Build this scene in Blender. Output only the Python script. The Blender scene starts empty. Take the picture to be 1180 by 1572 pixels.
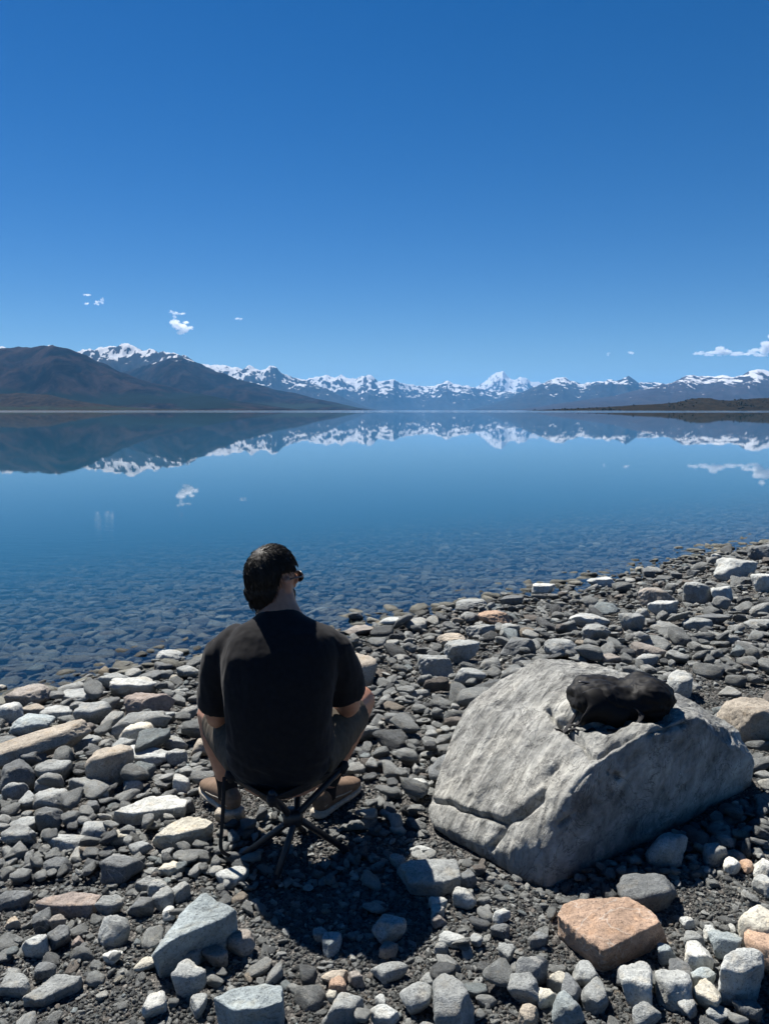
import bpy, bmesh, math, random
import numpy as np
from mathutils import Vector, Matrix, Euler
from mathutils.bvhtree import BVHTree

S = bpy.context.scene
COL = S.collection
R = math.radians

# ------------------------------------------------------------------ camera
CAM_Z = 1.8                      # metres above the lake
PITCH = R(7.54)
FPX = 1180.0                     # focal length in photo pixels (photo 1180 x 1572)
cam = bpy.data.cameras.new('camera')
cam.sensor_fit = 'VERTICAL'; cam.sensor_height = 36.0
cam.lens = 36.0 * FPX / 1572.0
cam.clip_start = 0.05; cam.clip_end = 300000.0
cam_o = bpy.data.objects.new('camera', cam); COL.objects.link(cam_o)
cam_o.location = (0, 0, CAM_Z)
cam_o.rotation_euler = (math.pi / 2 - PITCH, 0, 0)
S.camera = cam_o

# ------------------------------------------------------------------ sky and sun
SUN_EL, SUN_AZ = R(54.0), R(-35.0)       # azimuth from +Y, negative = to the left
world = bpy.data.worlds.new('World'); S.world = world; world.use_nodes = True
wn = world.node_tree.nodes; wl = world.node_tree.links
bg = wn['Background']; bg.inputs['Strength'].default_value = 0.05
sky = wn.new('ShaderNodeTexSky'); sky.sky_type = 'NISHITA'; sky.sun_disc = False
sky.sun_elevation = SUN_EL; sky.sun_rotation = SUN_AZ
sky.altitude = 1500.0; sky.air_density = 1.0; sky.dust_density = 0.15; sky.ozone_density = 4.0
hsv = wn.new('ShaderNodeHueSaturation'); hsv.inputs['Saturation'].default_value = 1.38; hsv.inputs['Value'].default_value = 0.67; hsv.inputs['Hue'].default_value = 0.508
wl.new(sky.outputs[0], hsv.inputs['Color']); wl.new(hsv.outputs[0], bg.inputs['Color'])
sun = bpy.data.lights.new('sun', 'SUN'); sun.energy = 5.0; sun.angle = R(0.53); sun.color = (1.0, 0.955, 0.88)
sun_o = bpy.data.objects.new('sun', sun); COL.objects.link(sun_o)
SUN_DIR = Vector((math.sin(SUN_AZ) * math.cos(SUN_EL), math.cos(SUN_AZ) * math.cos(SUN_EL), math.sin(SUN_EL)))
sun_o.rotation_euler = SUN_DIR.to_track_quat('Z', 'Y').to_euler()
vs = S.view_settings
vs.view_transform = 'Standard'; vs.look = 'None'; vs.exposure = 1.15; vs.gamma = 1.0; vs.use_curve_mapping = False
cy = S.cycles
cy.max_bounces = 6; cy.diffuse_bounces = 2; cy.glossy_bounces = 3; cy.transmission_bounces = 4
cy.transparent_max_bounces = 12; cy.volume_bounces = 2
cy.use_denoising = True
cy.use_adaptive_sampling = True; cy.adaptive_threshold = 0.015
cy.caustics_reflective = False; cy.caustics_refractive = False

# ------------------------------------------------------------------ small numpy toolbox
def _hash(ix, iy, iz, seed):
    h = (ix * 374761393 + iy * 668265263 + iz * 2147483647 + seed * 974634777) & 0xFFFFFFFF
    h = ((h ^ (h >> 13)) * 1274126177) & 0xFFFFFFFF
    h = ((h ^ (h >> 16)) * 2246822519) & 0xFFFFFFFF
    return h ^ (h >> 15)
_G = np.array([[1,1,0],[-1,1,0],[1,-1,0],[-1,-1,0],[1,0,1],[-1,0,1],[1,0,-1],[-1,0,-1],
               [0,1,1],[0,-1,1],[0,1,-1],[0,-1,-1],[1,1,0],[-1,1,0],[0,-1,1],[0,-1,-1]], float)
def perlin(p, seed=0):
    p = np.asarray(p, float); i = np.floor(p).astype(np.int64); f = p - i
    u = f * f * f * (f * (f * 6 - 15) + 10)
    out = 0.0
    for dx in (0, 1):
        for dy in (0, 1):
            for dz in (0, 1):
                g = _G[_hash(i[..., 0] + dx, i[..., 1] + dy, i[..., 2] + dz, seed) & 15]
                d = g[..., 0] * (f[..., 0] - dx) + g[..., 1] * (f[..., 1] - dy) + g[..., 2] * (f[..., 2] - dz)
                w = (u[..., 0] if dx else 1 - u[..., 0]) * (u[..., 1] if dy else 1 - u[..., 1]) * (u[..., 2] if dz else 1 - u[..., 2])
                out = out + w * d
    return out
def fbm(p, octaves=4, seed=0, lac=2.03, gain=0.5):
    a, s, t = 1.0, 0.0, 0.0
    p = np.asarray(p, float)
    for k in range(octaves):
        s = s + a * perlin(p, seed + k * 17); t += a; a *= gain; p = p * lac
    return s / t
def ridged(p, octaves=4, seed=0, lac=2.05, gain=0.55):
    a, s, t = 1.0, 0.0, 0.0
    p = np.asarray(p, float)
    for k in range(octaves):
        s = s + a * (1 - 2 * np.abs(perlin(p, seed + k * 31))); t += a; a *= gain; p = p * lac
    return s / t
def sstep(a, b, x):
    t = np.clip((x - a) / (b - a), 0, 1); return t * t * (3 - 2 * t)

def mesh_from(name, V, F, mat=None, smooth=True):
    me = bpy.data.meshes.new(name)
    V = np.asarray(V, np.float32)
    if isinstance(F, np.ndarray):
        n, k = F.shape
        me.vertices.add(len(V)); me.vertices.foreach_set('co', V.ravel())
        me.loops.add(n * k); me.loops.foreach_set('vertex_index', F.astype(np.int32).ravel())
        me.polygons.add(n); me.polygons.foreach_set('loop_start', np.arange(0, n * k, k, dtype=np.int32))
        me.update(calc_edges=True); me.validate()
    else:
        me.from_pydata([tuple(map(float, v)) for v in V], [], [tuple(int(i) for i in f) for f in F]); me.update()
    if smooth: me.polygons.foreach_set('use_smooth', [True] * len(me.polygons))
    if mat: me.materials.append(mat)
    return me
def link(name, me, parent=None, loc=None, rot=None):
    o = bpy.data.objects.new(name, me); COL.objects.link(o)
    if parent is not None: o.parent = parent
    if loc is not None: o.location = loc
    if rot is not None: o.rotation_euler = rot
    return o
def tag(o, label=None, cat=None, group=None, kind=None):
    if label: o['label'] = label
    if cat: o['category'] = cat
    if group: o['group'] = group
    if kind: o['kind'] = kind
    return o
def grid_faces(nu, nv):
    i = np.arange(nu - 1)[:, None] * nv + np.arange(nv - 1)[None, :]
    i = i.ravel()
    return np.stack([i, i + nv, i + nv + 1, i + 1], 1)

# photo pixel -> world helpers (used to survey positions on the ground)
SP, CP = math.sin(PITCH), math.cos(PITCH)
def ray(px, py):
    v = (py - 786.0) / FPX
    return Vector(((px - 590.0) / FPX, CP - v * SP, -SP - v * CP))
def at_depth(px, py, Y):
    d = ray(px, py); k = Y / d.y
    return Vector((d.x * k, Y, CAM_Z + d.z * k))
def at_height(px, py, z):
    d = ray(px, py); k = (z - CAM_Z) / d.z
    return Vector((d.x * k, d.y * k, z))

# ------------------------------------------------------------------ materials
def new_mat(name):
    m = bpy.data.materials.new(name); m.use_nodes = True
    nt = m.node_tree; b = nt.nodes['Principled BSDF']
    return m, nt, b
def N(nt, t, **kw):
    n = nt.nodes.new(t)
    for k, v in kw.items(): setattr(n, k, v)
    return n
def setin(n, **kw):
    for k, v in kw.items(): n.inputs[k.replace('_', ' ')].default_value = v
    return n
def mixc(nt, a, b, fac, mode='MIX'):
    m = N(nt, 'ShaderNodeMix', data_type='RGBA', blend_type=mode)
    for s, v in ((6, a), (7, b), (0, fac)):
        if hasattr(v, 'links') or hasattr(v, 'is_linked'): nt.links.new(v, m.inputs[s])
        elif s == 0: m.inputs[0].default_value = v
        else: m.inputs[s].default_value = (*v[:3], 1)
    return m.outputs[2]
def noise(nt, vec, scale, detail=4, rough=0.55, dist=0.0, dim='3D'):
    n = N(nt, 'ShaderNodeTexNoise'); setin(n, Scale=scale, Detail=detail, Roughness=rough, Distortion=dist)
    if vec is not None: nt.links.new(vec, n.inputs['Vector'])
    return n.outputs['Fac']
def ramp(nt, fac, stops):
    r = N(nt, 'ShaderNodeValToRGB'); e = r.color_ramp.elements
    while len(e) < len(stops): e.new(0.5)
    for k, (p, c) in enumerate(stops):
        e[k].position = p; e[k].color = (*(c if hasattr(c, '__len__') else (c, c, c)), 1)
    nt.links.new(fac, r.inputs[0]); return r.outputs[0]
def bump(nt, h, strength, dist, normal=None):
    b = N(nt, 'ShaderNodeBump'); setin(b, Strength=strength, Distance=dist)
    nt.links.new(h, b.inputs['Height'])
    if normal is not None: nt.links.new(normal, b.inputs['Normal'])
    return b.outputs[0]
def math_n(nt, op, a, b=None):
    m = N(nt, 'ShaderNodeMath', operation=op)
    for i, v in enumerate((a, b)):
        if v is None: continue
        if isinstance(v, (int, float)): m.inputs[i].default_value = v
        else: nt.links.new(v, m.inputs[i])
    return m.outputs[0]

def wet(nt, c):
    """stone soaked by the lake (below or just above its level) is darker than dry stone"""
    g_ = N(nt, 'ShaderNodeNewGeometry'); sp = N(nt, 'ShaderNodeSeparateXYZ'); nt.links.new(g_.outputs['Position'], sp.inputs[0])
    mr = N(nt, 'ShaderNodeMapRange'); setin(mr, From_Min=0.0, From_Max=0.035, To_Min=0.45, To_Max=1.0); nt.links.new(sp.outputs['Z'], mr.inputs['Value'])
    return mixc(nt, c, mr.outputs[0], 1.0, 'MULTIPLY')
def stone_material(name, source, unit):
    """weathered greywacke: colour from the object (or from the instance), grain, veins and pits from noise."""
    m, nt, b = new_mat(name); L = nt.links
    tc = N(nt, 'ShaderNodeTexCoord'); oi = N(nt, 'ShaderNodeObjectInfo')
    add = N(nt, 'ShaderNodeVectorMath', operation='ADD'); L.new(tc.outputs['Object'], add.inputs[0])
    sc = N(nt, 'ShaderNodeVectorMath', operation='SCALE'); sc.inputs[0].default_value = (37.0, 71.0, 19.0)
    if source == 'object':
        base = oi.outputs['Color']; rnd = oi.outputs['Random']
    else:
        at = N(nt, 'ShaderNodeAttribute', attribute_type='INSTANCER', attribute_name='tint'); base = at.outputs['Color']; rnd = at.outputs['Alpha']
    L.new(rnd, sc.inputs['Scale']); L.new(sc.outputs[0], add.inputs[1]); v = add.outputs[0]
    n1 = noise(nt, v, 2.2 / unit, 5, 0.6); n2 = noise(nt, v, 16 / unit, 6, 0.7); n3 = noise(nt, v, 70 / unit, 3, 0.6)
    c = mixc(nt, base, ramp(nt, n1, [(0.3, 0.55), (0.55, 1.0), (0.75, 1.35)]), 0.75, 'MULTIPLY')
    c = mixc(nt, c, ramp(nt, n2, [(0.32, 0.55), (0.5, 1.0), (0.72, 1.4)]), 0.55, 'MULTIPLY')
    c = mixc(nt, c, ramp(nt, n3, [(0.35, 0.7), (0.6, 1.15)]), 0.45, 'MULTIPLY')
    nw_ = noise(nt, v, 4.5 / unit, 3, 0.6)
    c = mixc(nt, c, (1.16, 1.0, 0.8), ramp(nt, nw_, [(0.52, 0.0), (0.72, 0.5)]), 'MULTIPLY')
    sp_ = noise(nt, v, 34 / unit, 2, 0.5)
    c = mixc(nt, c, (0.45, 0.45, 0.46), ramp(nt, sp_, [(0.58, 0.0), (0.66, 0.7)]), 'MULTIPLY')
    # pale calcite veins, only on some stones
    nv = noise(nt, v, 1.3 / unit, 3, 0.5, 1.6)
    vein = ramp(nt, math_n(nt, 'ABSOLUTE', math_n(nt, 'SUBTRACT', nv, 0.5)), [(0.0, 1.0), (0.006, 0.8), (0.012, 0.0)])
    sel = math_n(nt, 'GREATER_THAN', rnd, 0.8)
    c = mixc(nt, c, (0.5, 0.49, 0.45), math_n(nt, 'MULTIPLY', math_n(nt, 'MULTIPLY', vein, sel), 0.35))
    c = wet(nt, c); L.new(c, b.inputs['Base Color'])
    setin(b, Roughness=0.82); b.inputs['Specular IOR Level'].default_value = 0.25
    nb = bump(nt, n1, 0.5, 0.10 * unit)
    nb = bump(nt, n2, 0.75, 0.06 * unit, nb)
    nb = bump(nt, n3, 0.6, 0.014 * unit, nb)
    L.new(nb, b.inputs['Normal'])
    return m
M_STONE = stone_material('loose stone', 'object', 0.22)
M_STONE_U = stone_material('loose stone unit', 'object', 2.0)
M_STONE_I = stone_material('beach stone', 'instancer', 2.0)

def plain(name, col, rough=0.8, spec=0.3, nscale=0, namp=0.3, bscale=0, bstr=0.3, bdist=0.002, **kw):
    m, nt, b = new_mat(name)
    tc = N(nt, 'ShaderNodeTexCoord'); v = tc.outputs['Object']
    if nscale:
        nn = noise(nt, v, nscale, 5, 0.6)
        c = mixc(nt, col, ramp(nt, nn, [(0.3, 1 - namp), (0.7, 1 + namp)]), 1.0, 'MULTIPLY'); nt.links.new(c, b.inputs['Base Color'])
    else: b.inputs['Base Color'].default_value = (*col, 1)
    if bscale: nt.links.new(bump(nt, noise(nt, v, bscale, 4, 0.6), bstr, bdist), b.inputs['Normal'])
    b.inputs['Roughness'].default_value = rough; b.inputs['Specular IOR Level'].default_value = spec
    for k, val in kw.items(): b.inputs[k].default_value = val
    return m

# ------------------------------------------------------------------ terrain: beach and lake bed
SH0 = np.array([-2.4, 4.32]); SHN = np.array([0.602, -0.798])    # point on the shoreline, normal to the land
def shore_s(x, y):
    return (x - SH0[0]) * SHN[0] + (y - SH0[1]) * SHN[1]
def ground_z(x, y):
    x = np.asarray(x, float); y = np.asarray(y, float)
    s = shore_s(x, y)
    wob = 0.10 * np.sin(0.9 * x + 0.4 * y) + 0.06 * np.sin(2.3 * x - 1.1)
    s = s + wob * sstep(30, 8, np.abs(s))
    land = np.where(s < 3.0, 0.072 * s, 0.216 + 0.03 * (s - 3.0))
    land = np.where(s > 40, 0.216 + 0.03 * 37 + 0.012 * (s - 40), land)
    bed = 0.085 * s - 0.006 * np.maximum(-s - 3, 0) ** 1.5
    z = np.where(s >= 0, land, np.maximum(bed, -26.0))
    return z
def axis(lo_f, hi_f, step, far, ratio=1.18):
    a = list(np.arange(lo_f, hi_f + 1e-6, step))
    d = step; x = a[-1]
    while x < far: d *= ratio; x += d; a.append(x)
    d = step; x = a[0]; pre = []
    while x > -far: d *= ratio; x -= d; pre.append(x)
    return np.array(pre[::-1] + a)
FAR = 88000.0
gx = axis(-6, 10, 0.06, FAR); gy = axis(0.5, 15, 0.06, FAR)
X, Y = np.meshgrid(gx, gy, indexing='ij')
Z = ground_z(X, Y)
near = (np.abs(X - 2) < 40) & (np.abs(Y - 6) < 40)
P = np.stack([X, Y, X * 0], -1)
Z = Z + np.where(near, 0.028 * fbm(P * 1.7, 3, 5) + 0.012 * perlin(P * 6.0, 9), 0)
# the land behind the camera stays a low plain; far from the lake axis the bed comes up as shore
V = np.stack([X, Y, Z], -1).reshape(-1, 3)
GX, GY, GZ = gx, gy, Z
def gz(x, y):
    """terrain height, bilinear in the sheet itself"""
    x = np.asarray(x, float); y = np.asarray(y, float)
    i = np.clip(np.searchsorted(GX, x) - 1, 0, len(GX) - 2); j = np.clip(np.searchsorted(GY, y) - 1, 0, len(GY) - 2)
    a = (x - GX[i]) / (GX[i + 1] - GX[i]); b = (y - GY[j]) / (GY[j + 1] - GY[j])
    return (GZ[i, j] * (1 - a) * (1 - b) + GZ[i + 1, j] * a * (1 - b) + GZ[i, j + 1] * (1 - a) * b + GZ[i + 1, j + 1] * a * b)
m, nt, b = new_mat('dark beach gravel'); L = nt.links
tc = N(nt, 'ShaderNodeTexCoord'); v = tc.outputs['Object']
vo = N(nt, 'ShaderNodeTexVoronoi'); setin(vo, Scale=130.0, Randomness=1.0); L.new(v, vo.inputs['Vector'])
vo2 = N(nt, 'ShaderNodeTexVoronoi'); setin(vo2, Scale=48.0, Randomness=1.0); L.new(v, vo2.inputs['Vector'])
n1 = noise(nt, v, 3.0, 5); n2 = noise(nt, v, 300.0, 3)
c = ramp(nt, vo.outputs['Color'], [(0.2, (0.022, 0.022, 0.023)), (0.55, (0.06, 0.059, 0.058)), (0.85, (0.17, 0.165, 0.155))])
c = mixc(nt, c, ramp(nt, n1, [(0.3, (0.7, 0.68, 0.66)), (0.7, (1.15, 1.12, 1.08))]), 0.8, 'MULTIPLY')
c = mixc(nt, c, ramp(nt, n2, [(0.3, 0.7), (0.7, 1.3)]), 0.6, 'MULTIPLY')
c = wet(nt, c); L.new(c, b.inputs['Base Color']); setin(b, Roughness=0.9); b.inputs['Specular IOR Level'].default_value = 0.2
h = math_n(nt, 'ADD', math_n(nt, 'MULTIPLY', vo.outputs['Distance'], 0.6), math_n(nt, 'MULTIPLY', vo2.outputs['Distance'], 1.0))
inv = math_n(nt, 'SUBTRACT', 1.0, h)
nb = bump(nt, inv, 0.9, 0.008); nb = bump(nt, n2, 0.5, 0.003, nb); L.new(nb, b.inputs['Normal'])
M_GRAVEL = m
tag(link('ground', mesh_from('ground', V, grid_faces(len(gx), len(gy)), M_GRAVEL)), 'dark gravel beach sloping into the clear lake', kind='structure')

# ------------------------------------------------------------------ lake water (a closed body: surface, sides, bottom)
wx = axis(-12, 14, 2.0, 86000.0, 1.35); wy = axis(2, 30, 2.0, 86000.0, 1.35)
WX, WY = np.meshgrid(wx, wy, indexing='ij'); nu, nv = WX.shape
top = np.stack([WX, WY, WX * 0], -1).reshape(-1, 3); bot = top.copy(); bot[:, 2] = -27.0
F = [tuple(f) for f in grid_faces(nu, nv)] + [tuple(x + nu * nv for x in f[::-1]) for f in grid_faces(nu, nv)]
edge = [i * nv for i in range(nu)] + [(nu - 1) * nv + j for j in range(1, nv)] + [i * nv + nv - 1 for i in range(nu - 2, -1, -1)] + [j for j in range(nv - 2, 0, -1)]
n = nu * nv
for a, c2 in zip(edge, edge[1:] + edge[:1]): F.append((c2, a, a + n, c2 + n))
m = bpy.data.materials.new('lake water'); m.use_nodes = True; nt = m.node_tree; L = nt.links
nt.nodes.clear(); out = N(nt, 'ShaderNodeOutputMaterial')
geo = N(nt, 'ShaderNodeNewGeometry'); pos = geo.outputs['Position']
def scaled(vec, s):
    mp = N(nt, 'ShaderNodeMapping'); mp.inputs['Scale'].default_value = s; L.new(vec, mp.inputs['Vector']); return mp.outputs[0]
sep = N(nt, 'ShaderNodeSeparateXYZ'); L.new(pos, sep.inputs[0])
r1 = noise(nt, scaled(pos, (2.2, 5.5, 1)), 1.0, 3, 0.5, 0.4)
r2 = noise(nt, scaled(pos, (6.0, 13.0, 1)), 1.0, 2, 0.5, 0.3)
r3 = noise(nt, scaled(pos, (0.10, 0.45, 1)), 1.0, 3, 0.5)
# a breeze ruffles the lake well off shore
far = N(nt, 'ShaderNodeMapRange'); setin(far, From_Min=430.0, From_Max=620.0, To_Min=0.0, To_Max=1.0); L.new(sep.outputs['Y'], far.inputs['Value'])
nr = N(nt, 'ShaderNodeMapRange'); setin(nr, From_Min=5.0, From_Max=14.0, To_Min=1.0, To_Max=0.02); L.new(sep.outputs['Y'], nr.inputs['Value'])
b1 = bump(nt, math_n(nt, 'MULTIPLY', r1, nr.outputs[0]), 1.0, 0.006); b2 = bump(nt, math_n(nt, 'MULTIPLY', r2, nr.outputs[0]), 1.0, 0.0028, b1); b3 = bump(nt, r3, 1.0, 0.0011, b2)
gl = N(nt, 'ShaderNodeBsdfGlossy', distribution='GGX'); gl.inputs['Color'].default_value = (1, 1, 1, 1)
ro = math_n(nt, 'ADD', math_n(nt, 'MULTIPLY', far.outputs[0], 0.07), 0.002); L.new(ro, gl.inputs['Roughness']); L.new(b3, gl.inputs['Normal'])
tr = N(nt, 'ShaderNodeBsdfTransparent'); tr.inputs['Color'].default_value = (0.86, 0.93, 0.95, 1)
fr = N(nt, 'ShaderNodeFresnel'); fr.inputs['IOR'].default_value = 1.333; L.new(b3, fr.inputs['Normal'])
mx = N(nt, 'ShaderNodeMixShader'); L.new(fr.outputs[0], mx.inputs[0]); L.new(tr.outputs[0], mx.inputs[1]); L.new(gl.outputs[0], mx.inputs[2])
L.new(mx.outputs[0], out.inputs['Surface'])
pv = N(nt, 'ShaderNodeVolumePrincipled'); setin(pv, Density=0.38, Anisotropy=0.0)
pv.inputs['Color'].default_value = (0.03, 0.17, 0.26, 1); L.new(pv.outputs[0], out.inputs['Volume'])
tag(link('lake_water', mesh_from('lake_water', np.vstack([top, bot]), F, m, smooth=False)), 'calm clear blue lake mirroring the mountains', kind='structure')

# ------------------------------------------------------------------ mountains
def terrain_material(name, low, rock, snowline, snow_noise, forest=None, forest_z=(0, 0), gscale=1.0):
    m, nt, b = new_mat(name); L = nt.links
    geo = N(nt, 'ShaderNodeNewGeometry'); pos = geo.outputs['Position']
    sep = N(nt, 'ShaderNodeSeparateXYZ'); L.new(pos, sep.inputs[0]); z = sep.outputs['Z']
    sn = N(nt, 'ShaderNodeSeparateXYZ'); L.new(geo.outputs['Normal'], sn.inputs[0])
    n1 = noise(nt, pos, 0.0016 * gscale, 6, 0.62); n2 = noise(nt, pos, 0.006 * gscale, 5, 0.6); n3 = noise(nt, pos, 0.0006 * gscale, 4, 0.6)
    mg = N(nt, 'ShaderNodeMapping'); mg.inputs['Scale'].default_value = (1.0, 0.28, 0.5); mg.inputs['Rotation'].default_value = (0, 0, 0.35); L.new(pos, mg.inputs['Vector'])
    ng_ = noise(nt, mg.outputs[0], 0.0034 * gscale, 7, 0.7, 0.6)
    c = mixc(nt, low, rock, ramp(nt, ng_, [(0.42, 0.0), (0.60, 1.0)]))
    c = mixc(nt, c, ramp(nt, n2, [(0.3, 0.65), (0.7, 1.3)]), 0.8, 'MULTIPLY')
    if forest:
        zz = math_n(nt, 'ADD', z, math_n(nt, 'MULTIPLY', math_n(nt, 'SUBTRACT', n3, 0.5), (forest_z[1] - forest_z[0]) * 3.0))
        mr = N(nt, 'ShaderNodeMapRange'); setin(mr, From_Min=forest_z[1] * 0.85, From_Max=forest_z[1] * 1.1, To_Min=1.0, To_Max=0.0); L.new(zz, mr.inputs['Value'])
        mr2 = N(nt, 'ShaderNodeMapRange'); setin(mr2, From_Min=forest_z[0] * 0.8, From_Max=forest_z[0] * 1.2 + 1, To_Min=0.0, To_Max=1.0); L.new(zz, mr2.inputs['Value'])
        c = mixc(nt, c, forest, math_n(nt, 'MULTIPLY', mr.outputs[0], mr2.outputs[0]))
    if snowline:
        mpx = N(nt, 'ShaderNodeMapping'); mpx.inputs['Scale'].default_value = (1.0, 0.35, 0.4); L.new(pos, mpx.inputs['Vector'])
        n4 = noise(nt, mpx.outputs[0], 0.0032 * gscale, 5, 0.6, 0.5)
        zz = math_n(nt, 'ADD', z, math_n(nt, 'MULTIPLY', math_n(nt, 'SUBTRACT', n1, 0.5), snow_noise * 1.5))
        zz = math_n(nt, 'ADD', zz, math_n(nt, 'MULTIPLY', math_n(nt, 'SUBTRACT', n4, 0.5), snow_noise * 2.6))
        zz = math_n(nt, 'ADD', zz, math_n(nt, 'MULTIPLY', math_n(nt, 'SUBTRACT', sn.outputs['Z'], 0.78), snow_noise * 1.6))
        mr = N(nt, 'ShaderNodeMapRange'); setin(mr, From_Min=snowline - 40, From_Max=snowline + 60, To_Min=0.0, To_Max=1.0); L.new(zz, mr.inputs['Value'])
        c = mixc(nt, c, (0.44, 0.45, 0.47), mr.outputs[0])
    L.new(c, b.inputs['Base Color']); setin(b, Roughness=1.0); b.inputs['Specular IOR Level'].default_value = 0.0
    return m
def mountain_range(name, label, pts, dist, foot, mat, seed, spur=0.35, jag=0.06, wave=2600.0, nu=420, nw=64, px0=None, px1=None, power=1.15, parent_kind='structure'):
    px = np.array([p[0] for p in pts], float); py = np.array([p[1] for p in pts], float)
    u = np.linspace(px[0] if px0 is None else px0, px[-1] if px1 is None else px1, nu)
    pyu = np.interp(u, px, py)
    el = np.array([ray(0, q).z / ray(0, q).y for q in pyu])
    w = np.concatenate([np.linspace(0, 1, int(nw * 0.72)), np.linspace(1, 1.9, nw - int(nw * 0.72) + 1)[1:]])
    U, Wd = np.meshgrid(np.arange(nu), w, indexing='ij')
    depth = dist * (1 + 0.03 * np.sin(u / 47.0 + seed) + 0.02 * np.sin(u / 19.0 + 2 * seed))
    H = np.maximum(CAM_Z + depth * el, -15.0)
    Yg = depth[U] * (foot + (1 - foot) * np.minimum(Wd, 1.0)) + np.maximum(Wd - 1, 0) * depth[U] * (1 - foot)
    Xg = Yg * ((u[U] - 590.0) / FPX / (CP + 0.158 * SP))
    g = np.where(Wd <= 1, np.minimum(Wd, 1) ** power, np.maximum(1 - (Wd - 1) / 0.9, 0) ** 1.1)
    P = np.stack([Xg / wave, Yg / (wave * 1.9), Xg * 0 + seed * 3.7], -1)
    rd = ridged(P, 5, seed)                 # spurs and gullies running down to the lake
    env = np.clip(4 * g * (1 - g), 0, 1) * np.where(Wd <= 1, 1, 0.6)
    Hs = H[U]
    Zg = Hs * g + (rd - 0.35) * spur * Hs * env
    fine = ridged(np.stack([Xg / (wave * 0.2), Yg / (wave * 0.42), Xg * 0 + seed], -1), 4, seed + 7)
    Zg = Zg + (fine - 0.45) * jag * 1.4 * np.maximum(Hs, 0) * np.clip(g, 0, 1)
    Zg = np.where((Wd == 0) | (Zg < -14), -14.0, Zg)
    V = np.stack([Xg, Yg, Zg], -1).reshape(-1, 3)
    o = link(name, mesh_from(name, V, grid_faces(nu, len(w)), mat))
    return tag(o, label, kind=parent_kind)

T_NEAR = terrain_material('tussock hill', (0.003, 0.003, 0.004), (0.027, 0.0195, 0.018), 1200, 240, (0.008, 0.012, 0.011), (60, 260))
T_MID = terrain_material('bare brown range', (0.003, 0.003, 0.004), (0.021, 0.016, 0.0155), 1420, 520, (0.015, 0.02, 0.016), (30, 140))
T_SNL = terrain_material('snow patched range', (0.02, 0.018, 0.018), (0.03, 0.028, 0.028), 1960, 1500, None)
T_SNB = terrain_material('snow covered range', (0.016, 0.015, 0.016), (0.03, 0.028, 0.028), 1720, 1400, None)
T_SNM = terrain_material('snow alps', (0.016, 0.015, 0.016), (0.03, 0.03, 0.03), 1680, 1700, None)
T_SNC = terrain_material('high icy peak', (0.03, 0.03, 0.034), (0.04, 0.04, 0.045), 1700, 2600, None, gscale=0.8)
T_SNR = terrain_material('right snow range', (0.016, 0.014, 0.014), (0.028, 0.025, 0.024), 1640, 1300, None)
T_SNQ = terrain_material('plain backed range', (0.022, 0.016, 0.017), (0.034, 0.026, 0.026), 1300, 900, None)
T_LOW = terrain_material('lake terrace', (0.028, 0.022, 0.017), (0.012, 0.011, 0.010), 0, 0, (0.02, 0.025, 0.018), (8, 30), gscale=6)
T_SHR = terrain_material('scrubby shore', (0.024, 0.020, 0.014), (0.011, 0.011, 0.009), 0, 0, None, gscale=14)

mountain_range('mountain_range', 'bare brown rounded hill above the left lake shore',
    [(-420, 552), (-150, 541), (0, 536.5), (40, 533), (85, 531), (105, 535), (118, 540), (135, 546), (150, 554), (168, 561), (185, 571), (205, 578), (230, 587), (260, 594), (290, 602), (330, 609), (360, 615), (400, 620), (430, 625), (490, 632)],
    12500, 0.72, T_NEAR, 3, spur=0.40, jag=0.03, wave=2200, nu=520)
mountain_range('mountain_range', 'dark brown slopes descending behind the bare hill on the left',
    [(-300, 600), (100, 600), (180, 575), (225, 562), (245, 556), (262, 551), (280, 549), (290, 553), (310, 559), (325, 569), (345, 574), (365, 583), (400, 591), (425, 599), (450, 603), (480, 611), (510, 617), (550, 626), (600, 634)],
    18500, 0.72, T_MID, 5, spur=0.45, jag=0.035, wave=2600, nu=480)
mountain_range('mountain_range', 'snow patched jagged peaks on the left skyline',
    [(-420, 552), (-150, 545), (-20, 541), (0, 533), (8, 535), (25, 541), (60, 546), (74, 535), (80, 531), (87, 535), (97, 540), (120, 541), (140, 538), (148, 540), (155, 535), (168, 536), (175, 533), (184, 532), (190, 529), (197, 530), (205, 531), (214, 534), (222, 537), (231, 539), (238, 538), (246, 542), (258, 544), (268, 543), (280, 545), (290, 549), (300, 556), (330, 570), (380, 600), (420, 620)],
    24000, 0.78, T_SNL, 11, spur=0.35, jag=0.07, wave=2400, nu=560)
mountain_range('mountain_range', 'snowy ridge stepping down behind the brown slopes',
    [(240, 580), (290, 566), (310, 560), (330, 562), (345, 563), (355, 566), (365, 565), (376, 565), (383, 560), (392, 566), (400, 568), (408, 567), (415, 563), (424, 565), (432, 574), (450, 580), (470, 585), (500, 597), (530, 612), (560, 624), (600, 634)],
    35000, 0.8, T_SNB, 23, spur=0.4, jag=0.07, wave=3000, nu=480)
mountain_range('mountain_range', 'far white alps across the head of the lake',
    [(400, 612), (440, 590), (470, 583), (485, 579), (493, 580), (500, 577), (508, 580), (515, 580), (523, 577), (530, 580), (545, 583), (552, 580), (563, 575), (570, 577), (580, 585), (590, 586), (600, 584), (604, 583), (612, 588), (625, 590), (640, 593), (655, 594), (668, 592), (680, 588), (687, 585), (694, 589), (705, 590), (715, 592), (732, 597), (760, 600), (800, 603), (850, 606), (900, 612)],
    47000, 0.82, T_SNM, 31, spur=0.45, jag=0.075, wave=3600, nu=640)
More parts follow.
